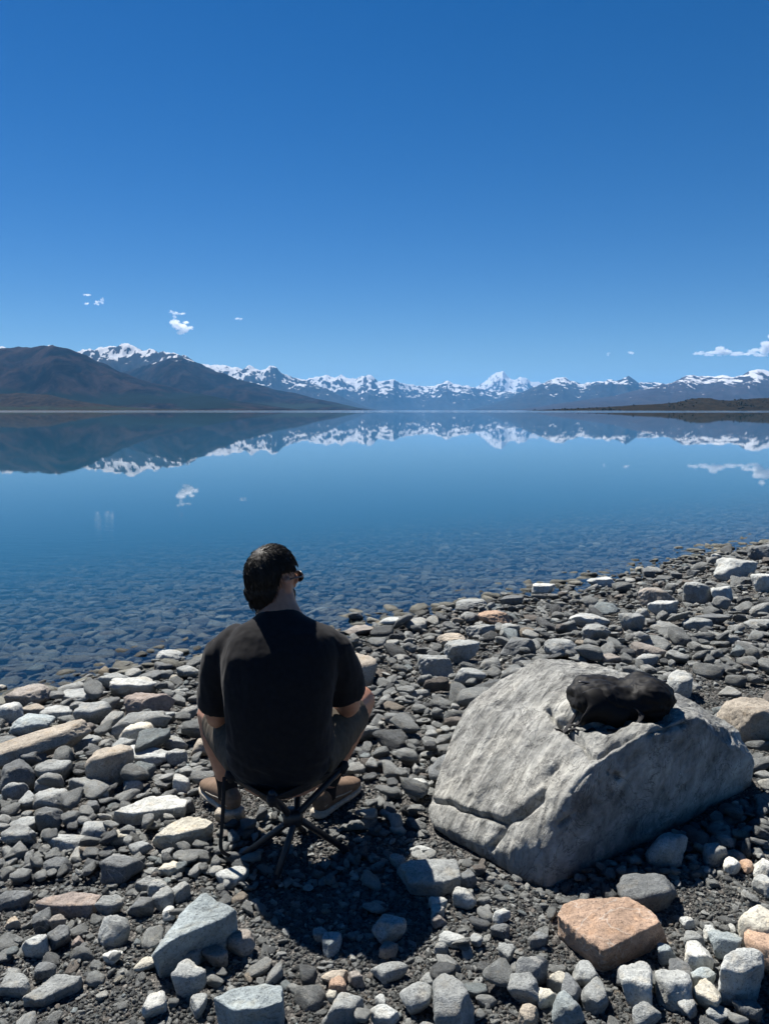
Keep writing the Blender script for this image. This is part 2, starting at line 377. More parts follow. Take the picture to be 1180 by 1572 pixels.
mountain_range('mountain_range', 'highest pointed snow peak standing above the head of the lake',
    [(620, 618), (680, 604), (712, 598), (728, 596), (738, 590), (746, 584), (752, 579), (758, 575), (762, 572.5), (768, 572), (771, 570.5), (775, 575), (780, 580), (787, 583), (794, 582), (798, 579), (804, 581), (809, 583), (813, 586), (820, 586), (828, 588), (836, 591), (850, 600), (900, 618)],
    60000, 0.86, T_SNC, 41, spur=0.35, jag=0.06, wave=4200, nu=420)
mountain_range('mountain_range', 'blue shadowed range with snowy crests right of the high peak',
    [(700, 634), (745, 623), (780, 612), (805, 600), (818, 595), (830, 590), (845, 584), (856, 581), (866, 580), (874, 583), (886, 588), (897, 589), (908, 587), (915, 586), (926, 584), (936, 583), (946, 586), (955, 582), (963, 578), (970, 582), (980, 588), (990, 587), (1003, 588), (1020, 590), (1060, 594), (1150, 600), (1250, 610)],
    38000, 0.78, T_SNR, 53, spur=0.4, jag=0.07, wave=3000, nu=560)
mountain_range('mountain_range', 'snow capped ridge above the purple plain on the right',
    [(760, 634), (860, 619), (940, 608), (985, 597), (1010, 592), (1030, 588), (1045, 580), (1052, 577), (1062, 576), (1070, 578), (1085, 577), (1098, 578), (1108, 576), (1125, 579), (1138, 576), (1148, 570), (1160, 567), (1172, 569), (1185, 572), (1230, 574), (1320, 560), (1500, 552), (1680, 560)],
    28000, 0.62, T_SNQ, 67, spur=0.28, jag=0.03, wave=2500, nu=560, power=1.75)
mountain_range('hills', 'tan grassy terraces low on the left shore',
    [(-420, 596), (-150, 600), (0, 605), (30, 603.5), (55, 605), (75, 606), (95, 611), (120, 616), (150, 620), (190, 624.5), (230, 627.5), (280, 629), (400, 629.4), (520, 630.2)],
    7600, 0.8, T_LOW, 71, spur=0.35, jag=0.05, wave=420, nu=420)
mountain_range('hills', 'low scrubby green brown moraine on the right shore',
    [(800, 630.6), (840, 629), (880, 627.2), (930, 625), (975, 622), (1015, 620), (1040, 618), (1052, 615), (1064, 612.2), (1078, 611), (1092, 612), (1104, 614.5), (1120, 615.5), (1140, 613.5), (1160, 612), (1185, 610.5), (1240, 608), (1330, 606), (1480, 602), (1680, 600)],
    4600, 0.8, T_SHR, 83, spur=0.4, jag=0.08, wave=150, nu=520)

m_tree = plain('far dark trees', (0.012, 0.016, 0.009), 1.0, 0.0)
tv, tf, tn = [], [], 0
rt = np.random.default_rng(12); bv, bf = (np.array([(0, 0, 1), (1, 0, .35), (0, 1, .3), (-1, 0, .4), (0, -1, .3), (.6, .6, .7), (-.6, -.5, .75), (.1, 0, -.1)]), np.array([(0, 1, 5), (0, 5, 2), (5, 1, 2), (0, 2, 3), (0, 3, 6), (0, 6, 4), (6, 3, 4), (0, 4, 1), (7, 2, 1), (7, 3, 2), (7, 4, 3), (7, 1, 4)]))
hills_o = [o_ for o_ in bpy.data.objects if o_.name.startswith('hills')][-1]
hb_ = BVHTree.FromPolygons([v_.co[:] for v_ in hills_o.data.vertices], [p_.vertices[:] for p_ in hills_o.data.polygons])
for k in range(230):
    c_ = rt.choice([880, 930, 1042, 1055, 1120, 1140, 1165, 1250]); px_ = c_ + rt.normal(0, 9 if c_ > 1000 else 22)
    Yt = rt.uniform(3800, 4650); xt = Yt * (px_ - 590) / FPX / 1.012
    h_ = hb_.ray_cast(Vector((xt, Yt, 900)), Vector((0, 0, -1)))
    if h_[0] is None or h_[0].z < 0.5: continue
    sz = rt.uniform(3, 8) * rt.choice([.5, 1, 1.2]); tv.append(bv * np.array([sz * .8, sz * .8, sz]) + np.array(h_[0])); tf.append(bf + tn); tn += len(bv)
tag(link('far_trees', mesh_from('far_trees', np.vstack(tv), np.vstack(tf), m_tree, smooth=False)), 'dark scrub and pines along the low right shore', kind='stuff')

# ------------------------------------------------------------------ air
HT = 3500.0
hv = [(x, y, z) for z in (-40.0, HT) for x, y in ((-90000, -90000), (90000, -90000), (90000, 90000), (-90000, 90000))]
hf = [(3, 2, 1, 0), (4, 5, 6, 7), (0, 1, 5, 4), (1, 2, 6, 5), (2, 3, 7, 6), (3, 0, 4, 7)]
m = bpy.data.materials.new('clear mountain air'); m.use_nodes = True; nt = m.node_tree
nt.nodes.clear(); out = N(nt, 'ShaderNodeOutputMaterial'); pv = N(nt, 'ShaderNodeVolumePrincipled')
setin(pv, Density=1.35e-5, Anisotropy=0.0); pv.inputs['Color'].default_value = (0.15, 0.45, 0.88, 1)
nt.links.new(pv.outputs[0], out.inputs['Volume'])
tag(link('haze', mesh_from('haze', hv, hf, m, smooth=False)), 'thin blue haze over the far mountains', kind='stuff')

# ------------------------------------------------------------------ clouds (above the haze)
m = bpy.data.materials.new('cloud'); m.use_nodes = True; nt = m.node_tree; L = nt.links
nt.nodes.clear(); out = N(nt, 'ShaderNodeOutputMaterial'); pv = N(nt, 'ShaderNodeVolumePrincipled')
setin(pv, Density=0.0045, Anisotropy=0.45); pv.inputs['Color'].default_value = (1, 1, 1, 1); L.new(pv.outputs[0], out.inputs['Volume'])
M_CLOUD = m
_ico = {}
def ico(sub):
    if sub not in _ico:
        bm = bmesh.new(); bmesh.ops.create_icosphere(bm, subdivisions=sub, radius=1.0)
        _ico[sub] = (np.array([v.co[:] for v in bm.verts]), np.array([[v.index for v in f.verts] for f in bm.faces])); bm.free()
    return _ico[sub]
CLOUDS = []
def cloud(label, puffs, alt, seed):
    """puffs: (px, py, half width px, half height px); the whole cloud floats at one altitude"""
    CLOUDS.append((label, puffs, alt, seed))
cloud('small bright white cloud above the snowy left peaks', [(272, 500, 9, 7), (281, 501, 10, 6), (289, 504, 7, 3)], 3900, 23)
cloud('thin broken wisp just over the small bright cloud', [(262, 479, 3, 2.0), (269, 481, 4, 2.0), (280, 481, 5, 1.6), (268, 487, 3, 3.4)], 3950, 25)
cloud('small ragged cloud highest on the left of the sky', [(150, 464, 4, 2.6), (157, 463, 4, 3), (158, 459, 1.6, 2)], 3900, 7)
cloud('faint wisp just left of the small ragged cloud', [(133, 466, 4, 1.2)], 3950, 9)
cloud('faint thin wisp above the small ragged cloud', [(135, 453, 6, 1.1)], 3950, 10)
cloud('long flat white cloud over the ridge on the right', [(1072, 543, 7, 3), (1090, 543, 11, 3.2), (1106, 540, 10, 6), (1112, 542, 10, 5), (1130, 544, 12, 2.6), (1146, 544, 8, 2.4)], 3750, 11)
cloud('billowing white cloud cut by the right edge of the sky', [(1156, 541, 8, 4), (1164, 545, 10, 2.6), (1175, 536, 9, 9), (1186, 532, 12, 11), (1205, 535, 16, 10)], 3750, 13)
cloud('tiny oval cloud over the far right peaks', [(968, 541.5, 4, 2)], 3700, 15)
cloud('tiny cloud fleck left of the tiny oval cloud', [(933, 543, 2.2, 2)], 3700, 16)
cloud('tiny faint wisp right of the small bright cloud', [(367, 489, 4, 1.5)], 3700, 17)

# ------------------------------------------------------------------ stones: shapes
def stone_pts(seed, sub=3, dims=(1, 1, 1), p=9.0, nplanes=13, rough=0.05, freq=1.6):
    """a convex worn block: a softened polyhedron scaled to half sizes DIMS"""
    rng = np.random.default_rng(seed)
    d, f = ico(sub)
    n = rng.normal(size=(nplanes, 3)); n /= np.linalg.norm(n, axis=1)[:, None]
    n = np.vstack([n, [[0, 0, 1], [0, 0, -1]]])
    off = np.concatenate([rng.uniform(0.72, 1.05, nplanes), rng.uniform(0.5, 0.75, 1), rng.uniform(0.6, 0.9, 1)])
    q = np.maximum(d @ n.T, 0) / off
    r = (q ** p).sum(1) ** (-1.0 / p)
    r = np.minimum(r, 1.5)
    v = d * r[:, None]
    v = v * (1 + rough * 1.5 * fbm(v * freq + seed * 1.37 % 90, 4, seed) + rough * 0.5 * perlin(v * freq * 4.1 + 11, seed))[:, None]
    lo, hi = v.min(0), v.max(0)
    v = (v - (lo + hi) / 2) / ((hi - lo) / 2)
    return v * np.array(dims), f

# ------------------------------------------------------------------ height map of the beach, filled as stones are laid
HRES = 0.015
HX0, HX1, HY0, HY1 = -5.5, 9.5, 1.0, 14.5
hxs = np.arange(HX0, HX1, HRES); hys = np.arange(HY0, HY1, HRES)
_hx, _hy = np.meshgrid(hxs, hys, indexing='ij')
HG = gz(_hx, _hy).astype(np.float32); HM = HG.copy()
def footprint(x, y, a, b, yaw):
    r = max(a, b)
    i0, i1 = int((x - r - HX0) / HRES), int((x + r - HX0) / HRES) + 2
    j0, j1 = int((y - r - HY0) / HRES), int((y + r - HY0) / HRES) + 2
    if i0 < 0 or j0 < 0 or i1 > len(hxs) or j1 > len(hys): return None
    dx = hxs[i0:i1, None] - x; dy = hys[None, j0:j1] - y
    c, s = math.cos(yaw), math.sin(yaw)
    q = ((dx * c + dy * s) / a) ** 2 + ((-dx * s + dy * c) / b) ** 2
    return i0, i1, j0, j1, np.sqrt(np.maximum(1 - q, 0)), q < 1
def stamp(x, y, z, a, b, c, yaw):
    fp = footprint(x, y, a, b, yaw)
    if fp is None: return
    i0, i1, j0, j1, prof, ins = fp
    h = np.where(ins, z + c * prof * 0.92, -99)
    HM[i0:i1, j0:j1] = np.maximum(HM[i0:i1, j0:j1], h)
def rest(x, y, a, b, c, yaw):
    fp = footprint(x, y, a, b, yaw)
    if fp is None: return None
    i0, i1, j0, j1, prof, ins = fp
    if not ins.any(): return float(HM[i0, j0] + c)
    return float(np.max(np.where(ins, HM[i0:i1, j0:j1] + c * prof, -99)))

TONE0 = {'g': (0.144, 0.151, 0.148), 'd': (0.076, 0.081, 0.083), 'p': (0.212, 0.22, 0.213), 'w': (0.268, 0.272, 0.256), 'b': (0.132, 0.12, 0.108),
         'o': (0.205, 0.145, 0.106), 'c': (0.262, 0.25, 0.212), 'u': (0.158, 0.18, 0.184), 'r': (0.145, 0.122, 0.108), 't': (0.19, 0.168, 0.138)}
TONE = {k: tuple(min(x * 1.85, 0.6) for x in c) for k, c in TONE0.items()}
CROP = {'A': (0, 1000, 2.95), 'B': (0, 1270, 2.95), 'C': (380, 1270, 2.95), 'D': (780, 1270, 2.95), 'E': (620, 980, 2.107), 'F': (530, 830, 1.815)}

# ------------------------------------------------------------------ the boulder
def Pd(px, py, Y): return at_depth(px, py, Y)
B_PTS = [Pd(845, 1366, 2.36), Pd(800, 1350, 2.40), Pd(757, 1305, 2.50), Pd(664, 1268, 2.74), Pd(656, 1250, 2.80), Pd(668, 1195, 2.95),
         Pd(692, 1128, 3.10), Pd(722, 1078, 3.22), Pd(765, 1042, 3.30), Pd(825, 1010, 3.34), Pd(888, 1013, 3.40),
         Pd(1005, 1052, 3.40), Pd(1062, 1080, 3.22), Pd(1132, 1122, 3.04), Pd(1158, 1172, 2.98), Pd(1152, 1205, 3.00),
         Pd(1066, 1102, 2.78), Pd(985, 1128, 2.62), Pd(915, 1172, 2.50), Pd(872, 1225, 2.43), Pd(842, 1300, 2.39), Pd(780, 1308, 2.44),
         Pd(1042, 1256, 2.82), Pd(930, 1318, 2.56), Pd(945, 1060, 3.24)]
B_PTS += [Vector((0.35, 3.5, 0.15)), Vector((1.0, 3.75, 0.15)), Vector((1.55, 3.45, 0.15)), Vector((0.6, 3.55, 0.5)), Vector((1.15, 3.6, 0.45)),
          Vector((0.55, 2.45, 0.12)), Vector((1.3, 2.95, 0.12)), Vector((0.25, 2.85, 0.12))]
def remeshed(parts, voxel, smooth=0, sfac=0.5):
    """voxel union of closed (V, F) pieces -> plain V, F arrays"""
    bm = bmesh.new()
    for V, F in parts:
        vs_ = [bm.verts.new(tuple(map(float, v))) for v in V]
        for f in F:
            try: bm.faces.new([vs_[int(i)] for i in f])
            except ValueError: pass
    bmesh.ops.recalc_face_normals(bm, faces=bm.faces)
    me = bpy.data.meshes.new('tmp'); bm.to_mesh(me); bm.free()
    o = bpy.data.objects.new('tmp', me); COL.objects.link(o)
    md = o.modifiers.new('r', 'REMESH'); md.mode = 'VOXEL'; md.voxel_size = voxel
    if smooth:
        sm = o.modifiers.new('s', 'SMOOTH'); sm.factor = sfac; sm.iterations = smooth
    dg = bpy.context.evaluated_depsgraph_get()
    e = bpy.data.meshes.new_from_object(o.evaluated_get(dg))
    V = np.empty(len(e.vertices) * 3); e.vertices.foreach_get('co', V); V = V.reshape(-1, 3)
    Nn = np.empty(len(e.vertices) * 3, np.float32); e.vertices.foreach_get('normal', Nn); Nn = Nn.reshape(-1, 3).astype(float)
    F = [tuple(p.vertices) for p in e.polygons]
    bpy.data.objects.remove(o); bpy.data.meshes.remove(me); bpy.data.meshes.remove(e)
    if len(F) and all(len(f) == 4 for f in F): F = np.array(F)
    return V, F, Nn
def build_cloud(label, puffs, alt, seed):
    rng = np.random.default_rng(seed)
    cx = np.mean([p[0] for p in puffs]); cyy = np.mean([p[1] for p in puffs])
    d = ray(cx, cyy); dist = (alt - CAM_Z) / d.z * d.y; o0 = at_depth(cx, cyy, dist); s = dist / FPX
    bv, bf = ico(2); parts = []
    for (px, py, hw, hh) in puffs:
        c = at_depth(px, py, dist) - o0
        for k in range(11):
            q = rng.normal(0, 0.5, 3); q[2] = q[2] * 1.1 + 0.1; r = rng.uniform(0.22, 0.6)
            parts.append((bv * np.array([hw * r * 1.25, hw * r, hh * r]) * s + np.array(c) + q * np.array([hw * 0.8, hw * 0.6, hh * 0.8]) * s, bf))
    V, F, Nn = remeshed(parts, 0.35 * s, 2)
    V = V + Nn * (np.clip(2.2 * fbm(V / (2.4 * s), 4, seed), -1, 1) * 1.5 * s)[:, None]
    tag(link('cloud', mesh_from('cloud', V, F, M_CLOUD), loc=o0), label, 'cloud', 'small fair weather clouds')
for c_ in CLOUDS: build_cloud(*c_)
bm = bmesh.new()
for p in B_PTS: bm.verts.new(p)
bmesh.ops.convex_hull(bm, input=bm.verts)
bmesh.ops.delete(bm, geom=[v for v in bm.verts if not v.link_faces], context='VERTS')
bm.verts.index_update()
hullV = np.array([v.co[:] for v in bm.verts]); hullF = [[v.index for v in f.verts] for f in bm.faces]; bm.free()
V, F, Nn = remeshed([(hullV, hullF)], 0.0072, 7, 0.6)
bvh = BVHTree.FromPolygons([tuple(v) for v in V], [tuple(f) for f in F])
def on_boulder(px, py):
    d = ray(px, py).normalized(); h = bvh.ray_cast(Vector((0, 0, CAM_Z)), d); return h[0]
def crack(V, pts, width, depth, jitter=0.5):
    q = [on_boulder(*p) for p in pts]; q = [np.array(x) for x in q if x is not None]
    Vj = V + jitter * width * np.stack([perlin(V * 18 + 3 * k, 70 + k) for k in range(3)], 1) * 2
    best = np.full(len(V), 9.0)
    for a, c in zip(q[:-1], q[1:]):
        ac = c - a; t = np.clip(((Vj - a) @ ac) / max(ac @ ac, 1e-9), 0, 1)
        best = np.minimum(best, np.linalg.norm(Vj - a - t[:, None] * ac, axis=1))
    return depth * np.exp(-(best / width) ** 2)
disp = 0.020 * fbm(V * 1.7, 2, 101)
e1 = np.array([0.55, 0.62, 0.56]); e1 /= np.linalg.norm(e1)               # grain of the rock, up the sunlit face
e2 = np.array([-0.45, -0.35, 0.82]); e2 -= e1 * (e1 @ e2); e2 /= np.linalg.norm(e2); sd = np.cross(e2, e1)
q = np.stack([V @ sd, V @ e1, V @ e2], 1)
lit = sstep(0.15, 0.55, Nn[:, 2])                                         # the weathered upper side
rb = np.random.default_rng(8)
for cnt, tilt_, warp_, sq in ((60, 0.03, 0.02, 2.6), (260, 0.03, 0.012, 2.6)):       # spalled faces meeting in sharp steps
    W_ = (q + warp_ * np.stack([perlin(V * (0.35 / warp_) + 9 * k, 300 + k) for k in range(3)], 1) * 2) * np.array([1, 1 / sq, 1])
    sid = rb.choice(len(V), cnt, replace=False); tl_ = rb.normal(0, tilt_, (cnt, 3)); of_ = rb.normal(0, tilt_ * 0.012, cnt)
    best = np.full(len(V), 1e9); dd = np.zeros(len(V))
    for k in range(cnt):
        r2 = ((W_ - W_[sid[k]]) ** 2).sum(1); m_ = r2 < best
        best[m_] = r2[m_]; dd[m_] = ((V[m_] - V[sid[k]]) @ tl_[k]) + of_[k]
    dd = np.clip(dd, -0.008, 0.012)
    for _ in range(3 if cnt < 100 else 2):                                  # soften the broken edges a little
        fm = dd[F].mean(1); acc = np.zeros(len(V)); num = np.zeros(len(V))
        for c_ in range(4): np.add.at(acc, F[:, c_], fm); np.add.at(num, F[:, c_], 1)
        dd = acc / np.maximum(num, 1)
    disp += dd * (0.45 + 0.55 * lit)
disp += (0.013 * (ridged(q * np.array([11, 1.8, 4]), 5, 157) - 0.4) + 0.005 * (ridged(q * np.array([38, 5, 12]), 3, 163) - 0.4)) * (0.2 + 0.8 * lit)
disp += 0.004 * fbm(V * 24, 4, 171)
disp -= crack(V, [(663, 1229), (690, 1232), (715, 1245), (745, 1252), (775, 1262)], 0.008, 0.035)
disp -= crack(V, [(775, 1262), (768, 1280), (752, 1302)], 0.010, 0.045)
disp -= crack(V, [(840, 1090), (860, 1115), (890, 1140), (905, 1160), (950, 1195)], 0.009, 0.028)
disp -= crack(V, [(775, 1262), (800, 1250), (830, 1215)], 0.014, 0.026)
disp -= crack(V, [(915, 1160), (945, 1140), (1000, 1125), (1050, 1112)], 0.010, 0.026)
disp -= crack(V, [(870, 1100), (895, 1140), (935, 1185)], 0.006, 0.018)
disp -= crack(V, [(860, 1265), (885, 1250), (880, 1215), (905, 1180)], 0.010, 0.020)
disp -= crack(V, [(850, 1178), (838, 1200), (830, 1225), (790, 1250)], 0.016, 0.022)
disp -= crack(V, [(860, 1100), (930, 1108), (1010, 1102)], 0.05, 0.045)    # hollow under the bag
V = V + Nn * disp[:, None]
m, nt, b = new_mat('weathered boulder'); L = nt.links
tc = N(nt, 'ShaderNodeTexCoord'); v = tc.outputs['Object']
n1 = noise(nt, v, 3.5, 6, 0.62, 0.3); n2 = noise(nt, v, 26, 6, 0.7); n3 = noise(nt, v, 160, 4, 0.6)
cb = N(nt, 'ShaderNodeCombineXYZ')
for k_, (ax_, sc_) in enumerate(((sd, 30.0), (e1, 5.0), (e2, 12.0))):
    dp = N(nt, 'ShaderNodeVectorMath', operation='DOT_PRODUCT'); L.new(v, dp.inputs[0]); dp.inputs[1].default_value = tuple(ax_ * sc_); L.new(dp.outputs['Value'], cb.inputs[k_])
n4 = noise(nt, cb.outputs[0], 1.0, 6, 0.68, 0.5)
c = ramp(nt, n1, [(0.3, (0.14, 0.144, 0.139)), (0.5, (0.24, 0.242, 0.228)), (0.7, (0.34, 0.335, 0.305))])
c = mixc(nt, c, ramp(nt, n4, [(0.3, 0.42), (0.5, 1.0), (0.68, 1.5)]), 0.85, 'MULTIPLY')
c = mixc(nt, c, ramp(nt, n2, [(0.32, 0.6), (0.5, 1.0), (0.7, 1.3)]), 0.6, 'MULTIPLY')
nw = noise(nt, v, 5.0, 4, 0.6, 1.2)
c = mixc(nt, c, (0.42, 0.41, 0.37), ramp(nt, nw, [(0.58, 0.0), (0.68, 0.55)]))
nc = noise(nt, v, 7.0, 6, 0.65, 0.8)
ck = ramp(nt, math_n(nt, 'ABSOLUTE', math_n(nt, 'SUBTRACT', nc, 0.5)), [(0.0, 1.0), (0.005, 0.8), (0.014, 0.0)])
c = mixc(nt, c, (0.03, 0.03, 0.03), math_n(nt, 'MULTIPLY', ck, 0.65))
nl = noise(nt, v, 11.0, 5, 0.7)
c = mixc(nt, c, (0.5, 0.5, 0.52), ramp(nt, nl, [(0.52, 0.0), (0.66, 0.75)]), 'MULTIPLY')
L.new(c, b.inputs['Base Color']); setin(b, Roughness=0.8); b.inputs['Specular IOR Level'].default_value = 0.25
nb = bump(nt, n4, 1.0, 0.022); nb = bump(nt, n2, 0.9, 0.012, nb); nb = bump(nt, n3, 0.6, 0.003, nb); L.new(nb, b.inputs['Normal'])
M_BOULDER = m
base = np.array([0.95, 2.95, 0.25])
bo = link('boulder', mesh_from('boulder', V - base, F, M_BOULDER), loc=tuple(base))
tag(bo, 'huge pale grey cracked boulder with a black bag lying on it', 'boulder')
BV = V; BF = F
BOULDER = BVHTree.FromPolygons([tuple(x) for x in V], [tuple(f) for f in F])
# the boulder enters the height map
hi_ = np.clip(((V[:, 0] - HX0) / HRES).astype(int), 0, len(hxs) - 1); hj_ = np.clip(((V[:, 1] - HY0) / HRES).astype(int), 0, len(hys) - 1)
np.maximum.at(HM, (hi_, hj_), V[:, 2].astype(np.float32))

